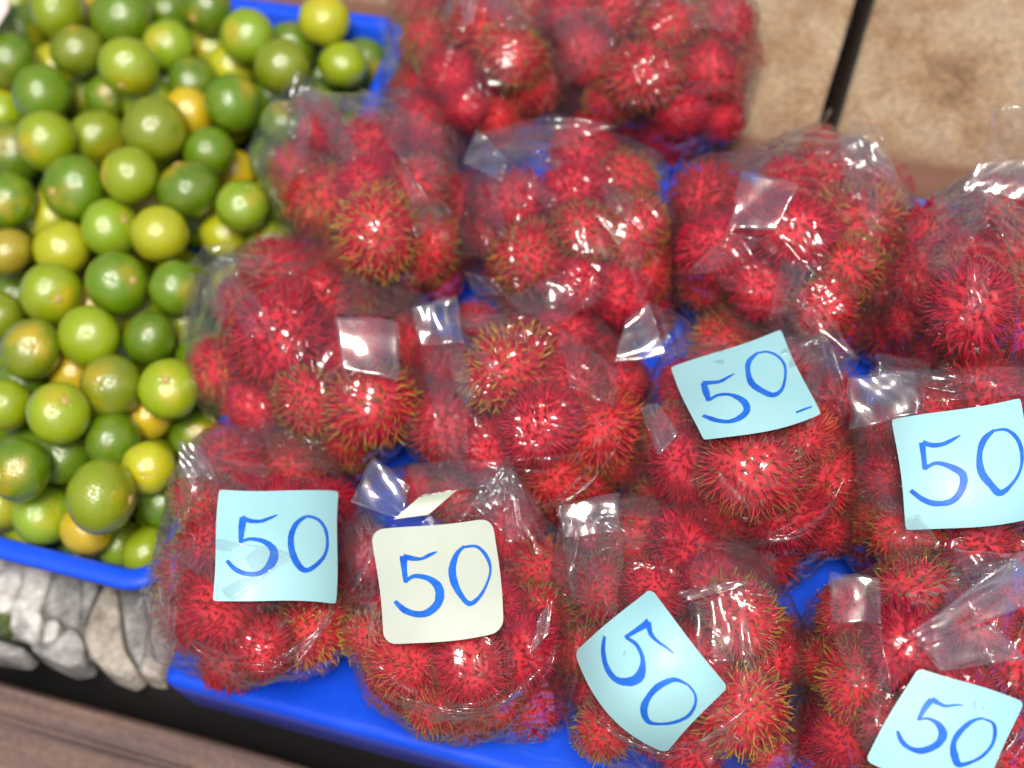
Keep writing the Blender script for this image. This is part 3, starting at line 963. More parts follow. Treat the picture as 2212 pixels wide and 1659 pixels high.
for key, B in BAGS.items():
    cu, cv = B['c']
    P, R, RY, FRr = [], [], [], []
    tips = []
    for (u, v, rp, t) in B['f']:
        e = ((u - cu) / B['h'][0]) ** 2 + ((v - cv) / B['h'][1]) ** 2
        z = 0.030 + 0.052 * math.sqrt(max(0.0, 1 - min(e, 1)))
        q = Z(u, v, z)
        dd = (q - CAM).length
        P.append(tuple(q)); R.append(rp * 1.10 * dd / FP); RY.append(tuple((q - CAM).normalized())); FRr.append(False); tips.append(t)
    nv_ = len(P)
    ctr = np.array(P).mean(0)
    for k in range(9):
        a = 2 * math.pi * k / 7 + cu
        ro_ = 0.043 if k < 7 else 0.006
        q = Vector((ctr[0] + ro_ * math.cos(a), ctr[1] + ro_ * math.sin(a) - 0.002, 0.023 if k < 8 else 0.05))
        P.append(tuple(q)); R.append(0.027); RY.append(tuple((q - CAM).normalized())); FRr.append(True); tips.append('r')
    P = np.array(P); R = np.array(R); RY = np.array(RY); FRr = np.array(FRr)
    P = relax(P, R * 0.76, RY, FRr, 0.004, iters=70, slack=0.95)
    # labels
    sect = {}
    for i in range(nv_):
        du, dv = B['f'][i][0] - cu, B['f'][i][1] - cv
        rr_ = math.hypot(du, dv)
        s = 'centre' if rr_ < 55 else octs[int(round(math.degrees(math.atan2(dv, du)) / 45)) % 8]
        sect.setdefault(s, []).append((rr_, i))
    lab = {}
    for s, lst in sect.items():
        lst.sort()
        for n_, (_, i) in enumerate(lst):
            if len(lst) == 1:
                pos_ = 'at the ' + s
            elif len(lst) == 2:
                pos_ = ('inner' if n_ == 0 else 'outer') + ' one at ' + s
            else:
                pos_ = ('innermost' if n_ == 0 else 'outermost' if n_ == len(lst) - 1 else 'middle' if len(lst) == 3 else ('second' if n_ == 1 else 'third')) + ' one at ' + s
            lab[i] = '%s rambutan %s of %s' % (tip_words[tips[i]], pos_, B['d'])
    for i in range(len(P)):
        if i < nv_:
            lb_ = ' '.join(lab[i].split()[:16])
        else:
            lb_ = ' '.join(('red rambutan buried deep inside ' + B['d']).split()[:16])
        make_rambutan(P[i], R[i], tips[i], lb_, 'rambutans packed in clear bags')
    # film hull stretched over the fruit and the slack points
    pts = [p for p in P]
    rad = [r * 0.99 + 0.002 for r in R]
    ring = [(cu + B['h'][0] * 0.93 * math.cos(a), cv + 30 + B['h'][1] * 0.93 * math.sin(a), 0.012) for a in np.linspace(0, 2 * math.pi, 11)[:-1]]
    for (u, v, z) in B['slack'] + ring:
        q = Z(u, v, z)
        pts.append(np.array(tuple(q))); rad.append(0.002)
    pts = np.array(pts); rad = np.array(rad)
    cc = pts[:len(R)].mean(0)
    H = ((pts - cc) @ NRM.T + rad[:, None]).max(0)           # support
    dots = (ICO.astype(np.float32) @ NRM.T.astype(np.float32))
    with np.errstate(divide='ignore', invalid='ignore'):
        rho = np.where(dots > 0.08, H[None] / dots, 1e9).min(1)
    # the film dips a little between the fruit
    U = np.zeros(len(ICO))
    for p_, r_ in zip(pts, rad):
        w_ = p_ - cc
        b_ = ICO @ w_
        disc = b_ * b_ - (w_ @ w_) + r_ * r_
        U = np.maximum(U, np.where(disc > 0, b_ + np.sqrt(np.maximum(disc, 0)), 0))
    dip = np.clip(rho - U, 0, 0.012)
    rho = rho - 0.15 * dip + 0.002
    # creases: folded waves, strongest towards the gathered mouth and the bottom
    pk = np.array(tuple(Z(*B['peak'], 0.085))) - cc
    pk /= np.linalg.norm(pk)
    e1 = np.cross(pk, [0, 0, 1.0]); e1 /= np.linalg.norm(e1)
    e2 = np.cross(pk, e1)
    phi = np.arctan2(ICO @ e2, ICO @ e1)
    th = np.arccos(np.clip(ICO @ pk, -1, 1))
    rs = np.random.default_rng(abs(hash(B['d'])) % 1000 if False else len(key) * 100 + ord(key[0]) + (ord(key[-1])))
    warp = np.zeros(len(ICO))
    for k in range(5):
        a_ = rs.normal(size=3)
        warp += np.sin(ICO @ a_ * 2.4 + rs.uniform(0, 6)) * 0.45
    nf = rs.integers(9, 14)
    pleat = 1 - np.abs(np.sin(phi * nf / 2 + warp * 1.3 + 0.7 * np.sin(th * 5)))
    disp = -0.0045 * pleat ** 2 * np.exp(-((th - 0.45) / 0.5) ** 2)
    low = np.clip((-ICO[:, 2] - 0.0), 0, 1)
    pl2 = 1 - np.abs(np.sin(np.arctan2(ICO[:, 1], ICO[:, 0]) * 15 + warp * 2.2))
    disp -= 0.0035 * pl2 ** 2 * np.clip(low * 2.5, 0, 1)
    for k in range(7):
        a_ = rs.normal(size=3); a_ *= rs.uniform(5, 13) / np.linalg.norm(a_)
        x_ = (ICO @ a_ + warp * 0.7 + rs.uniform(0, 6)) / math.pi
        wv = np.abs((x_ % 2) - 1)
        disp -= 0.0017 * wv * (6.5 / np.linalg.norm(a_))
    for k in range(4):
        a_ = rs.normal(size=3); a_ *= rs.uniform(14, 26) / np.linalg.norm(a_)
        msk = np.clip(np.sin(ICO @ rs.normal(size=3) * 2.5 + rs.uniform(0, 6)), 0, 1)
        wv = 1 - np.abs(np.sin(ICO @ a_ + warp * 2.5))
        disp -= 0.0016 * wv ** 2 * msk
    for k in range(9):
        a_ = rs.normal(size=3); a_ /= np.linalg.norm(a_)
        x_ = ICO @ a_ - rs.uniform(-0.5, 0.5) + 0.05 * warp
        m_ = rs.normal(size=3); m_ /= np.linalg.norm(m_)
        disp += rs.uniform(0.0010, 0.0024) * np.exp(-(x_ / 0.024) ** 2) * np.clip(ICO @ m_ * 1.5 + 0.3, 0, 1)
    V = cc + ICO * (rho + disp)[:, None]
    V[:, 2] = np.maximum(V[:, 2], 0.0018 + 0.0008 * (1 + np.sin(V[:, 0] * 300 + V[:, 1] * 170)))
    base = (float(cc[0]), float(cc[1]), 0.0015)
    # the bag is an empty at its base with film, flaps and tape as parts
    bag = obj('fruit_bag', None, loc=base)
    me = mesh('bag_film', (V - np.array(base)), ICO_F, M['film'])
    fo = obj('bag_film', me, bag)
    bvh = BVHTree.FromPolygons([Vector(p) for p in V], ICO_F)
    BODY[key] = dict(obj=bag, bvh=bvh, c=Vector(cc), base=Vector(base))


def hit(key, u, v):
    r_ = ray(u, v)
    h = BODY[key]['bvh'].ray_cast(CAM, r_.normalized())
    if h[0] is None:
        return None
    return (h[0] - CAM).length / r_.length


def safe_depth(key, u, v, z=0.05):
    h = hit(key, u, v)
    if h is None:
        # step towards the bag centre until the film is met
        cu, cv = BAGS[key]['c']
        for k in range(1, 30):
            h = hit(key, u + (cu - u) * k / 30, v + (cv - v) * k / 30)
            if h is not None:
                return h
        return depth_at(u, v, z)
    return h


# ------------------------------------------------------------------ loose film flaps and tape
FLAPS = [
 # bag, corners (px), lifts (mm towards the viewer), kind, fold count
 ('T1', [(812, 40), (838, 45), (882, 215), (850, 195)], (8, 8, 1, 1), 'flap', 1),
 ('T1', [(985, -60), (1045, -60), (1022, 52), (1002, 60)], (20, 20, 6, 4), 'tape', 2),
 ('T1', [(1060, -40), (1100, -40), (1150, 60), (1095, 70)], (14, 12, 2, 2), 'flap', 2),
 ('T1', [(1185, 80), (1262, 210), (1340, 280), (1180, 262)], (8, 8, 1, 2), 'flap', 2),
 ('T2', [(1175, 20), (1300, 10), (1330, 90), (1225, 190)], (9, 10, 3, 3), 'flap', 3),
 ('T2', [(1470, -30), (1600, -20), (1590, 70), (1490, 60)], (12, 12, 3, 4), 'flap', 4),
 ('A', [(640, 150), (700, 185), (672, 262), (585, 222)], (16, 12, 4, 8), 'flap', 2),
 ('A', [(590, 205), (680, 260), (600, 470), (530, 330)], (10, 6, 3, 10), 'flap', 2),
 ('A', [(780, 190), (1000, 290), (960, 420), (850, 330)], (12, 5, 3, 6), 'flap', 2),
 ('A', [(860, 330), (920, 420), (985, 460), (900, 520)], (9, 5, 2, 3), 'flap', 3),
 ('B', [(1032, 278), (1098, 348), (1083, 395), (996, 350)], (18, 12, 8, 12), 'tape', 2),
 ('B', [(995, 375), (1082, 368), (1052, 565), (968, 555)], (12, 8, 3, 6), 'flap', 1),
 ('B', [(1030, 285), (1210, 245), (1345, 275), (1100, 345)], (16, 16, 8, 7), 'flap', 2),
 ('B', [(1300, 390), (1370, 425), (1372, 500), (1310, 445)], (6, 5, 2, 3), 'flap', 3),
 ('B', [(998, 585), (1060, 600), (1100, 640), (1030, 640)], (6, 8, 8, 3), 'tape', 2),
 ('C', [(1600, 366), (1728, 398), (1676, 500), (1572, 492)], (12, 12, 6, 6), 'tape', 1),
 ('C', [(1572, 500), (1650, 515), (1560, 580), (1470, 602)], (7, 5, 3, 3), 'flap', 2),
 ('C', [(1790, 345), (1842, 258), (1900, 268), (1935, 400)], (14, 30, 30, 10), 'flap', 3),
 ('C', [(1830, 360), (1920, 330), (1985, 470), (1880, 520)], (12, 14, 5, 3), 'flap', 4),
 ('C', [(1600, 352), (1640, 335), (1795, 232), (1790, 262)], (6, 8, 22, 20), 'flap', 1),
 ('C', [(1690, 560), (1765, 570), (1735, 670), (1655, 690)], (6, 6, 3, 3), 'flap', 1),
 ('D', [(2108, 350), (2260, 335), (2250, 440), (2074, 412)], (26, 26, 14, 14), 'tape', 3),
 ('D', [(2074, 415), (2140, 430), (2060, 620), (1975, 560)], (16, 12, 3, 4), 'flap', 5),
 ('D', [(2140, 235), (2215, 225), (2240, 345), (2120, 350)], (30, 30, 20, 18), 'flap', 1),
 ('D', [(2090, 560), (2140, 580), (2130, 680), (2085, 660)], (5, 5, 2, 2), 'flap', 2),
 ('E', [(408, 572), (440, 528), (502, 522), (522, 612)], (20, 26, 24, 8), 'flap', 2),
 ('E', [(405, 585), (505, 600), (475, 730), (385, 745)], (14, 8, 4, 8), 'flap', 2),
 ('E', [(742, 590), (868, 598), (856, 684), (722, 680)], (6, 5, 9, 10), 'flap', 1),
 ('E', [(720, 682), (860, 692), (864, 825), (738, 800)], (11, 10, 4, 5), 'tape', 1),
 ('E', [(845, 600), (925, 640), (918, 720), (860, 690)], (8, 8, 3, 4), 'flap', 2),
 ('F', [(888, 664), (990, 638), (1002, 745), (906, 750)], (20, 18, 6, 8), 'tape', 2),
 ('F', [(904, 745), (1004, 745), (1022, 905), (930, 880)], (9, 7, 3, 3), 'flap', 1),
 ('F', [(930, 870), (1010, 900), (1010, 1030), (950, 1010)], (5, 4, 2, 2), 'flap', 2),
 ('F', [(1088, 645), (1222, 582), (1300, 650), (1185, 712)], (16, 22, 6, 5), 'flap', 2),
 ('F', [(1200, 700), (1340, 800), (1330, 880), (1230, 840)], (6, 3, 2, 3), 'flap', 3),
 ('G', [(1322, 785), (1352, 690), (1402, 648), (1445, 770)], (10, 20, 24, 8), 'tape', 1),
 ('G', [(1400, 650), (1492, 692), (1480, 760), (1430, 790)], (22, 14, 6, 8), 'flap', 2),
 ('G', [(1440, 760), (1490, 712), (1580, 742), (1560, 800)], (12, 12, 10, 8), 'flap', 2),
 ('G', [(1640, 690), (1762, 648), (1860, 775), (1735, 790)], (16, 22, 10, 12), 'flap', 3),
 ('G', [(1735, 760), (1858, 772), (1800, 870), (1745, 850)], (14, 12, 8, 9), 'flap', 2),
 ('G', [(1380, 875), (1420, 870), (1470, 935), (1420, 985)], (7, 6, 3, 3), 'tape', 2),
 ('H', [(1828, 812), (1976, 800), (1988, 895), (1834, 932)], (22, 18, 10, 12), 'tape', 2),
 ('H', [(1834, 930), (1945, 915), (1960, 1130), (1862, 1085)], (12, 12, 6, 4), 'flap', 1),
 ('H', [(1888, 764), (2012, 782), (1996, 880), (1900, 850)], (20, 14, 8, 12), 'flap', 2),
 ('H', [(1925, 1140), (1985, 1108), (2035, 1180), (1912, 1236)], (12, 14, 10, 4), 'flap', 1),
 ('H', [(2000, 800), (2220, 790), (2240, 850), (2010, 870)], (6, 6, 4, 4), 'flap', 2),
 ('I', [(384, 948), (432, 958), (470, 1030), (388, 1035)], (20, 16, 6, 8), 'tape', 2),
 ('I', [(400, 940), (580, 905), (600, 960), (440, 1000)], (16, 14, 4, 6), 'flap', 2),
 ('I', [(560, 905), (700, 958), (752, 1010), (590, 1010)], (13, 8, 3, 4), 'flap', 2),
 ('I', [(378, 1196), (470, 1162), (640, 1195), (500, 1300)], (10, 19, 20, 19), 'flap', 2),
 ('I', [(300, 1285), (345, 1130), (430, 1150), (370, 1300)], (6, 8, 3, 3), 'flap', 1),
 ('I', [(280, 1430), (302, 1280), (385, 1310), (365, 1462)], (4, 6, 2, 2), 'flap', 1),
 ('J', [(755, 1085), (806, 984), (888, 1052), (868, 1125)], (14, 24, 12, 10), 'tape', 2),
 ('J', [(740, 1150), (800, 1100), (830, 1160), (760, 1290)], (8, 8, 8, 3), 'flap', 3),
 ('J', [(1010, 1090), (1098, 985), (1170, 1110), (1110, 1170)], (8, 22, 8, 4), 'flap', 5),
 ('J', [(880, 1000), (1100, 990), (1060, 1050), (900, 1075)], (12, 16, 8, 8), 'flap', 1),
 ('J', [(1165, 1330), (1195, 1290), (1185, 1370), (1140, 1420)], (4, 4, 2, 2), 'tape', 1),
 ('K', [(1204, 1090), (1342, 1062), (1340, 1150), (1215, 1165)], (18, 14, 6, 8), 'tape', 2),
 ('K', [(1212, 1165), (1352, 1150), (1330, 1330), (1230, 1300)], (8, 6, 4, 3), 'flap', 1),
 ('K', [(1500, 1165), (1672, 1190), (1672, 1290), (1490, 1268)], (8, 10, 5, 8), 'flap', 1),
 ('K', [(1464, 1278), (1600, 1252), (1612, 1266), (1478, 1300)], (12, 12, 11, 11), 'tape', 1),
 ('K', [(1480, 1300), (1605, 1270), (1640, 1420), (1520, 1440)], (7, 6, 3, 4), 'flap', 2),
 ('K', [(1490, 1620), (1560, 1560), (1600, 1600), (1530, 1660)], (4, 4, 2, 2), 'flap', 2),
 ('L', [(1790, 1232), (1902, 1250), (1906, 1350), (1796, 1345)], (16, 14, 6, 6), 'tape', 1),
 ('L', [(1796, 1345), (1906, 1350), (1925, 1500), (1830, 1480)], (7, 6, 3, 3), 'flap', 1),
 ('L', [(1963, 1366), (2230, 1175), (2240, 1300), (1990, 1402)], (16, 26, 20, 14), 'tape', 2),
 ('L', [(1990, 1400), (2145, 1345), (2215, 1425), (2030, 1450)], (13, 14, 8, 9), 'tape', 1),
 ('L', [(2058, 1184), (2225, 1196), (2180, 1260), (2035, 1330)], (20, 22, 16, 8), 'flap', 2),
 ('L', [(1890, 1480), (1925, 1495), (1880, 1620), (1850, 1600)], (3, 3, 2, 2), 'flap', 1),
]
rp_ = random.Random(5)
# narrow gathers of film fanning out from the mouth of each bag
for key, B in BAGS.items():
    pu, pv = B['peak']
    cu, cv = B['c']
    a0 = math.atan2(cv - pv, cu - pu)
    for k in range(5):
        a = a0 + (k - 2) * 0.42 + rp_.uniform(-.15, .15)
        ln = rp_.uniform(90, 190)
        wd = rp_.uniform(10, 26)
        ca, sa = math.cos(a), math.sin(a)
        FLAPS.append((key, [(pu - sa * 12, pv + ca * 12), (pu + sa * 12, pv - ca * 12), (pu + ca * ln + sa * wd, pv + sa * ln - ca * wd), (pu + ca * ln - sa * wd, pv + sa * ln + ca * wd)],
                      (20, 16, 1, 1), 'flap', 1))
for fi, (key, cs, lf_, kind, nf) in enumerate(FLAPS):
    ds = [safe_depth(key, u, v) - l_ * 0.001 for (u, v), l_ in zip(cs, lf_)]
    if kind == 'tape':
        ds = [0.35 * d_ + 0.65 * min(ds) for d_ in ds]
    n_ = 17
    g = np.concatenate([[0, 0.025], np.linspace(0.07, 0.93, n_ - 4), [0.975, 1.0]])
    ph, amp = rp_.uniform(0, 6), 0.0034 if kind == 'flap' else 0.0018
    skew = rp_.uniform(-0.8, 0.8)
    sd = rp_.uniform(0, 50)
    vs, fs = [], []
    for a, t in enumerate(g):
        for b, s in enumerate(g):
            # wavering cut edges
            rs_, rt_ = 2 * s - 1, 2 * t - 1
            cr = 1 - 0.03 * rs_ ** 4 * rt_ ** 4
            s2 = .5 + (s - .5) * cr + 0.13 * noise.noise(Vector((sd, t * 2.2, 0))) * abs(s - .5)
            t2_ = .5 + (t - .5) * cr + 0.13 * noise.noise(Vector((sd, 7, s * 2.2))) * abs(t - .5)
            wts = ((1 - s2) * (1 - t2_), s2 * (1 - t2_), s2 * t2_, (1 - s2) * t2_)
            u = sum(w_ * c_[0] for w_, c_ in zip(wts, cs))
            v = sum(w_ * c_[1] for w_, c_ in zip(wts, cs))
            d = sum(w_ * d_ for w_, d_ in zip(wts, ds))
            q = s + skew * (t - 0.5)
            q += 0.22 * noise.noise(Vector((s * 1.7, t * 1.7, sd)))
            fold = abs(math.sin(math.pi * nf * q + ph)) + 0.9 * abs(noise.noise(Vector((s * 1.9 + 9, t * 1.9, sd))))
            d -= amp * fold
            d += 0.0016 * noise.noise(Vector((s * 2.3 + sd, t * 2.3, 1)))
            if a in (0, n_ - 1) or b in (0, n_ - 1):
                d += 0.0022
            h = hit(key, u, v)
            if h is not None:
                d = min(d, h - 0.0008)
            vs.append(D(u, v, d) - BODY[key]['base'])
    for a in range(n_ - 1):
        for b in range(n_ - 1):
            fs.append((a * n_ + b, a * n_ + b + 1, (a + 1) * n_ + b + 1, (a + 1) * n_ + b))
    obj('tape_strip' if kind == 'tape' else 'film_flap', mesh('film_flap', vs, fs, M[kind]), BODY[key]['obj'])

# pleats of slack film bunched round the foot of the front bags
rq = random.Random(21)
for key in 'IJKLGF':
    B = BAGS[key]
    cu, cv = B['c']
    for k in range(9 if key in 'IJKL' else 5):
        a0 = rq.uniform(0.15, 1.6)
        a1 = a0 + rq.uniform(0.5, 1.2)
        ra_, rb_ = rq.uniform(0.80, 0.99), rq.uniform(0.86, 1.02)
        wd = rq.uniform(3, 7)
        vs, fs = [], []
        m_ = 30
        for i in range(m_):
            t = i / (m_ - 1)
            a = a0 + (a1 - a0) * t
            rr_ = ra_ + (rb_ - ra_) * t + 0.012 * math.sin(t * 9 + k)
            ww = wd * math.sin(math.pi * min(max(t, 0.02), 0.98))
            for j, (o_, l_) in enumerate(((-1, 0.0006), (-0.4, 0.0022), (0.4, 0.0024), (1, 0.0006))):
                u = cu + (B['h'][0] * rr_ + ww * o_) * math.cos(a)
                v = cv + 18 + (B['h'][1] * rr_ + ww * o_) * math.sin(a)
                vs.append(D(u, v, safe_depth(key, u, v) - l_) - BODY[key]['base'])
        for i in range(m_ - 1):
            for j in range(3):
                fs.append((i * 4 + j, i * 4 + j + 1, (i + 1) * 4 + j + 1, (i + 1) * 4 + j))
        obj('film_pleat', mesh('film_pleat', vs, fs, M['flap']), BODY[key]['obj'])

# ------------------------------------------------------------------ price cards with handwritten 50
FIVE = [[(.50, .245, .008), (.44, .265, .018), (.37, .295, .022), (.30, .29, .026), (.235, .265, .034)],
        [(.24, .262, .040), (.228, .36, .034), (.222, .475, .024)],
        [(.218, .470, .018), (.30, .435, .020), (.40, .460, .030), (.468, .54, .046), (.455, .64, .044), (.38, .72, .038), (.28, .735, .036), (.19, .70, .032), (.12, .625, .022)]]
ZERO = [[(.70, .258, .016), (.625, .31, .032), (.580, .42, .036), (.580, .54, .036), (.625, .65, .036), (.69, .712, .036), (.76, .675, .022), (.83, .58, .018),
         (.862, .46, .018), (.845, .35, .018), (.785, .275, .016), (.70, .256, .014)]]


def smooth(pts, n=7):
    out = []
    for i in range(len(pts) - 1):
        p0 = pts[max(i - 1, 0)]; p1 = pts[i]; p2 = pts[i + 1]; p3 = pts[min(i + 2, len(pts) - 1)]
        for k in range(n):
            t = k / n
            out.append(tuple(0.5 * ((2 * b) + (c - a) * t + (2 * a - 5 * b + 4 * c - d_) * t * t + (3 * b - a - 3 * c + d_) * t ** 3) for a, b, c, d_ in zip(p0, p1, p2, p3)))
    out.append(pts[-1])
    return out


CARDS = [
 # bag, corners, material, corner radius, curl, digit tweak (dx5, dy5, dx0, dy0, scale), label
 ('G', [(1448, 796), (1686, 711), (1771, 894), (1517, 953)], 'cyan', 0.02, 0.004, (0, .06, .02, -.09, 1.08), 'tilted landscape cyan card handwritten 50, partly under clear film near the middle right'),
 ('H', [(1928, 909), (2207, 859), (2238, 1118), (1959, 1148)], 'cyan', 0.02, 0.003, (0, .01, .03, -.01, 1.14), 'upright cyan card handwritten 50 touching the right edge beside the shiny tape'),
 ('I', [(475, 1056), (733, 1063), (724, 1307), (457, 1297)], 'cyan', 0.02, 0.002, (.0, .0, .03, .0, 1.08), 'square cyan card handwritten 50 on the leftmost front bag'),
 ('J', [(803, 1148), (1066, 1118), (1090, 1364), (831, 1396)], 'white', 0.11, 0.002, (0.02, 0, 0.03, -.03, 1.08), 'white card with rounded corners handwritten 50'),
 ('K', [(1403, 1274), (1570, 1485), (1437, 1628), (1240, 1412)], 'cyan', 0.05, 0.010, (.0, -.02, .02, .05, 1.16), 'cyan card turned sideways handwritten 50, pointed at top, on a front bag'),
 ('L', [(1981, 1440), (2210, 1517), (2125, 1720), (1868, 1640)], 'cyan', 0.05, 0.004, (.03, -.02, .03, .03, 1.05), 'cyan card handwritten 50 cut off by the bottom edge, lower right corner'),
]
BULGE = {'K': (-26, 20), 'G': (2, 8), 'H': (2, 5), 'I': (2, -5), 'J': (0, 4), 'L': (-6, 10)}
for key, cs, mat, rad, curl, tw, label in CARDS:
    # plane over the film, in front of every point of the bag below it
    def pxl(s, t):
        wts = ((1 - s) * (1 - t), s * (1 - t), s * t, (1 - s) * t)
        bu, bv = BULGE.get(key, (0, 6))
        q_ = 4 * s * (1 - s) * t
        return (sum(w_ * c_[0] for w_, c_ in zip(wts, cs)) + bu * q_ + 3 * math.sin(t * 5 + cs[0][0]),
                sum(w_ * c_[1] for w_, c_ in zip(wts, cs)) + bv * q_ + 3 * math.sin(s * 5 + cs[0][1]))
    A_, b_ = [], []
    for s in np.linspace(0.04, .96, 7):
        for t in np.linspace(0.04, .96, 7):
            u, v = pxl(s, t)
            h = hit(key, u, v)
            if h is not None:
                A_.append((s - .5, t - .5, 1, (s - .5) ** 2, (s - .5) * (t - .5), (t - .5) ** 2)); b_.append(h)
    A_ = np.array(A_); b_ = np.array(b_)
    co = np.linalg.lstsq(A_, b_, rcond=None)[0]
    co[:2] *= 0.85
    co[3:] *= 0.55
    res = b_ - A_ @ co
    co[2] += np.percentile(res, 3) - 0.0022

    def S(s, t, off=0.0):
        u, v = pxl(s, t)
        d = co @ np.array((s - .5, t - .5, 1, (s - .5) ** 2, (s - .5) * (t - .5), (t - .5) ** 2))
        rr_ = (s - .5) ** 2 + (t - .5) ** 2
        d += curl * ((s - .5) ** 2 * 3.2 + (t - .5) ** 2 * 0.6) - 0.0010 - 0.0022 * noise.noise(Vector((s * 2, t * 2, co[2] * 40)))
        h = hit(key, u, v)
        return D(u, v, d - off)
    rk_ = random.Random('GHIJKL'.index(key) + 40)
    card = obj('price_card', None, loc=S(.5, .5), label=label, cat='price card', group='handwritten price cards on the rambutan bags')
    cl = Vector(card.location)
    n_ = 25
    vs, fs = [], []
    for lay in (0.0, -0.0003):
        for a in range(n_):
            for b in range(n_):
                s, t = a / (n_ - 1), b / (n_ - 1)
                if rad > 0:
                    x_, y_ = min(s, 1 - s), min(t, 1 - t)
                    if x_ < rad and y_ < rad:
                        # pull the square corner in onto the rounded corner
                        ex, ey = rad - x_, rad - y_
                        m_ = max(ex, ey); l_ = math.hypot(ex, ey)
                        if l_ > 0:
                            k = m_ / l_
                            ex *= k; ey *= k
                        s = (rad - ex) if s < .5 else 1 - (rad - ex)
                        t = (rad - ey) if t < .5 else 1 - (rad - ey)
                vs.append(S(s, t, lay) - cl)
    for a in range(n_ - 1):
        for b in range(n_ - 1):
            i0 = a * n_ + b
            fs.append((i0, i0 + 1, i0 + n_ + 1, i0 + n_))
            i1 = i0 + n_ * n_
            fs.append((i1, i1 + n_, i1 + n_ + 1, i1 + 1))
    rim = [(a, 0) for a in range(n_)] + [(n_ - 1, b) for b in range(1, n_)] + [(a, n_ - 1) for a in range(n_ - 2, -1, -1)] + [(0, b) for b in range(n_ - 2, 0, -1)]
    for k in range(len(rim)):
        (a, b), (c_, d_) = rim[k], rim[(k + 1) % len(rim)]
        i0, i1 = a * n_ + b, c_ * n_ + d_
        q0 = len(vs)
        vs += [vs[i0], vs[i1], vs[i1 + n_ * n_], vs[i0 + n_ * n_]]
        fs.append((q0, q0 + 1, q0 + 2, q0 + 3))
    me = mesh('card_sheet', vs, fs, M[mat])
    for pi_ in range(2 * (n_ - 1) ** 2, len(me.polygons)):
        me.polygons[pi_].use_smooth = False
    obj('card_sheet', me, card)
    for di, (strokes, dx, dy) in enumerate(((FIVE, tw[0], tw[1]), (ZERO, tw[2], tw[3])) + ((([[(.80, .86, .012), (.86, .85, .020), (.93, .855, .012)]], 0, 0),) if key == 'G' else ())):
        vs, fs = [], []
        hgt = 0.0004
        for st0 in strokes:
            st = [(x + rk_.uniform(-.006, .006), y + rk_.uniform(-.006, .006), w_ * rk_.uniform(.78, 1.2)) for x, y, w_ in st0]
            hgt += 0.00004
            sp = smooth([(.5 + (x - .5) * tw[4] + dx, .5 + (y - .5) * tw[4] + dy, w_) for x, y, w_ in st])
            base = len(vs)
            for k, (x, y, w_) in enumerate(sp):
                x2, y2, _ = sp[min(k + 1, len(sp) - 1)]
                x1, y1, _ = sp[max(k - 1, 0)]
                l_ = math.hypot(x2 - x1, y2 - y1) or 1
                nx, ny = -(y2 - y1) / l_, (x2 - x1) / l_
                w_ = w_ * 0.72 * (1 + 0.10 * noise.noise(Vector((x * 30, y * 30, di))))
                vs.append(S(x + nx * w_, y + ny * w_, hgt) - cl)
                vs.append(S(x, y, hgt + 0.00003) - cl)
                vs.append(S(x - nx * w_, y - ny * w_, hgt) - cl)
            for k in range(len(sp) - 1):
                i0 = base + k * 3
                fs.append((i0, i0 + 1, i0 + 4, i0 + 3))
                fs.append((i0 + 1, i0 + 2, i0 + 5, i0 + 4))
        nm = 'pen_dash' if di == 2 else 'digit'
        obj(nm, mesh(nm, vs, fs, M['ink']), card)

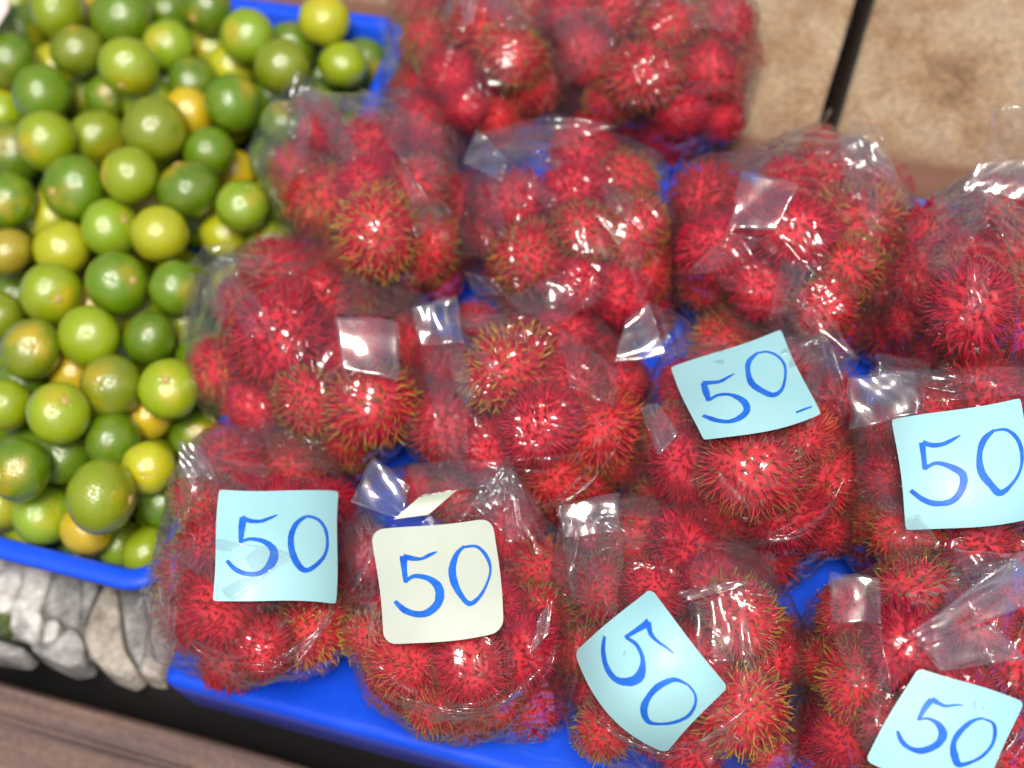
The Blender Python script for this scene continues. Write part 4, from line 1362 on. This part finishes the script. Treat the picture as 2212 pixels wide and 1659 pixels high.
# curled slip of pale paper standing out of the white-card bag
cs = [(850, 1122), (905, 1074), (988, 1058), (925, 1112)]
d0 = safe_depth('J', 915, 1092) - 0.020
vs, fs = [], []
slip = obj('paper_slip', None, loc=D(915, 1092, d0), label='curled pale paper slip poking up above the white card', cat='paper')
for lay in (0, 0.0005):
    for a in range(9):
        for b in range(5):
            s, t = a / 8, b / 4
            u = (1 - s) * ((1 - t) * cs[1][0] + t * cs[0][0]) + s * ((1 - t) * cs[2][0] + t * cs[3][0])
            v = (1 - s) * ((1 - t) * cs[1][1] + t * cs[0][1]) + s * ((1 - t) * cs[2][1] + t * cs[3][1])
            vs.append(D(u, v, d0 + 0.006 * math.sin(t * 2.2) - 0.004 * s + lay) - slip.location)
for lay in (0, 45):
    for a in range(8):
        for b in range(4):
            i0 = lay + a * 5 + b
            fs.append((i0, i0 + 1, i0 + 6, i0 + 5))
obj('sheet', mesh('sheet', vs, fs, M['white']), slip)

BAGLAB = {
 'T1': 'clear bag of rambutans cut off above, beside the lime tray corner',
 'T2': 'wide clear bag of rambutans on the tan slab, cut off above',
 'A': 'clear bag of rambutans overlapping the limes nearest the top of the tray',
 'B': 'clear bag of rambutans in the middle of the second row, glossy folded corner',
 'C': 'gaping clear bag with two pointed film ears just before the black slab joint',
 'D': 'clear bag with crinkled knot at the right edge, in front of the slabs',
 'E': 'clear bag of rambutans with a big shiny white tape strip, beside the limes',
 'F': 'central clear bag with a yellow-tipped fruit showing at its top',
 'G': 'clear bag of rambutans under the tilted landscape cyan card',
 'H': 'clear bag with glossy taped corner under the upright cyan card',
 'I': 'clear bag with square cyan card standing on the left tray corner',
 'J': 'clear pleated bag of rambutans carrying the white card',
 'K': 'clear bag of rambutans under the sideways turned cyan card',
 'L': 'clear bag with glossy crossed film in the lower right corner',
}
for key, B in BODY.items():
    o = B['obj']
    o['label'] = BAGLAB[key]
    o['category'] = 'fruit bag'
    o['group'] = 'clear plastic bags of rambutans'

# pink scrap in the top left corner
pk_ = [(-60, -60), (10, -30), (18, 20), (-8, 62), (-70, 60)]
vs = [Z(u, v, 0.095) for u, v in pk_] + [Z(u, v, 0.0935) for u, v in pk_]
fs = [(0, 1, 2, 3, 4), (9, 8, 7, 6, 5)] + [(i, (i + 1) % 5, 5 + (i + 1) % 5, 5 + i) for i in range(5)]

me = mesh('wrapper', vs, fs, M['pink'], False)
scrap = obj('wrapper', me, label='corner of a pale pink wrapper lying on the limes at top left', cat='wrapper')
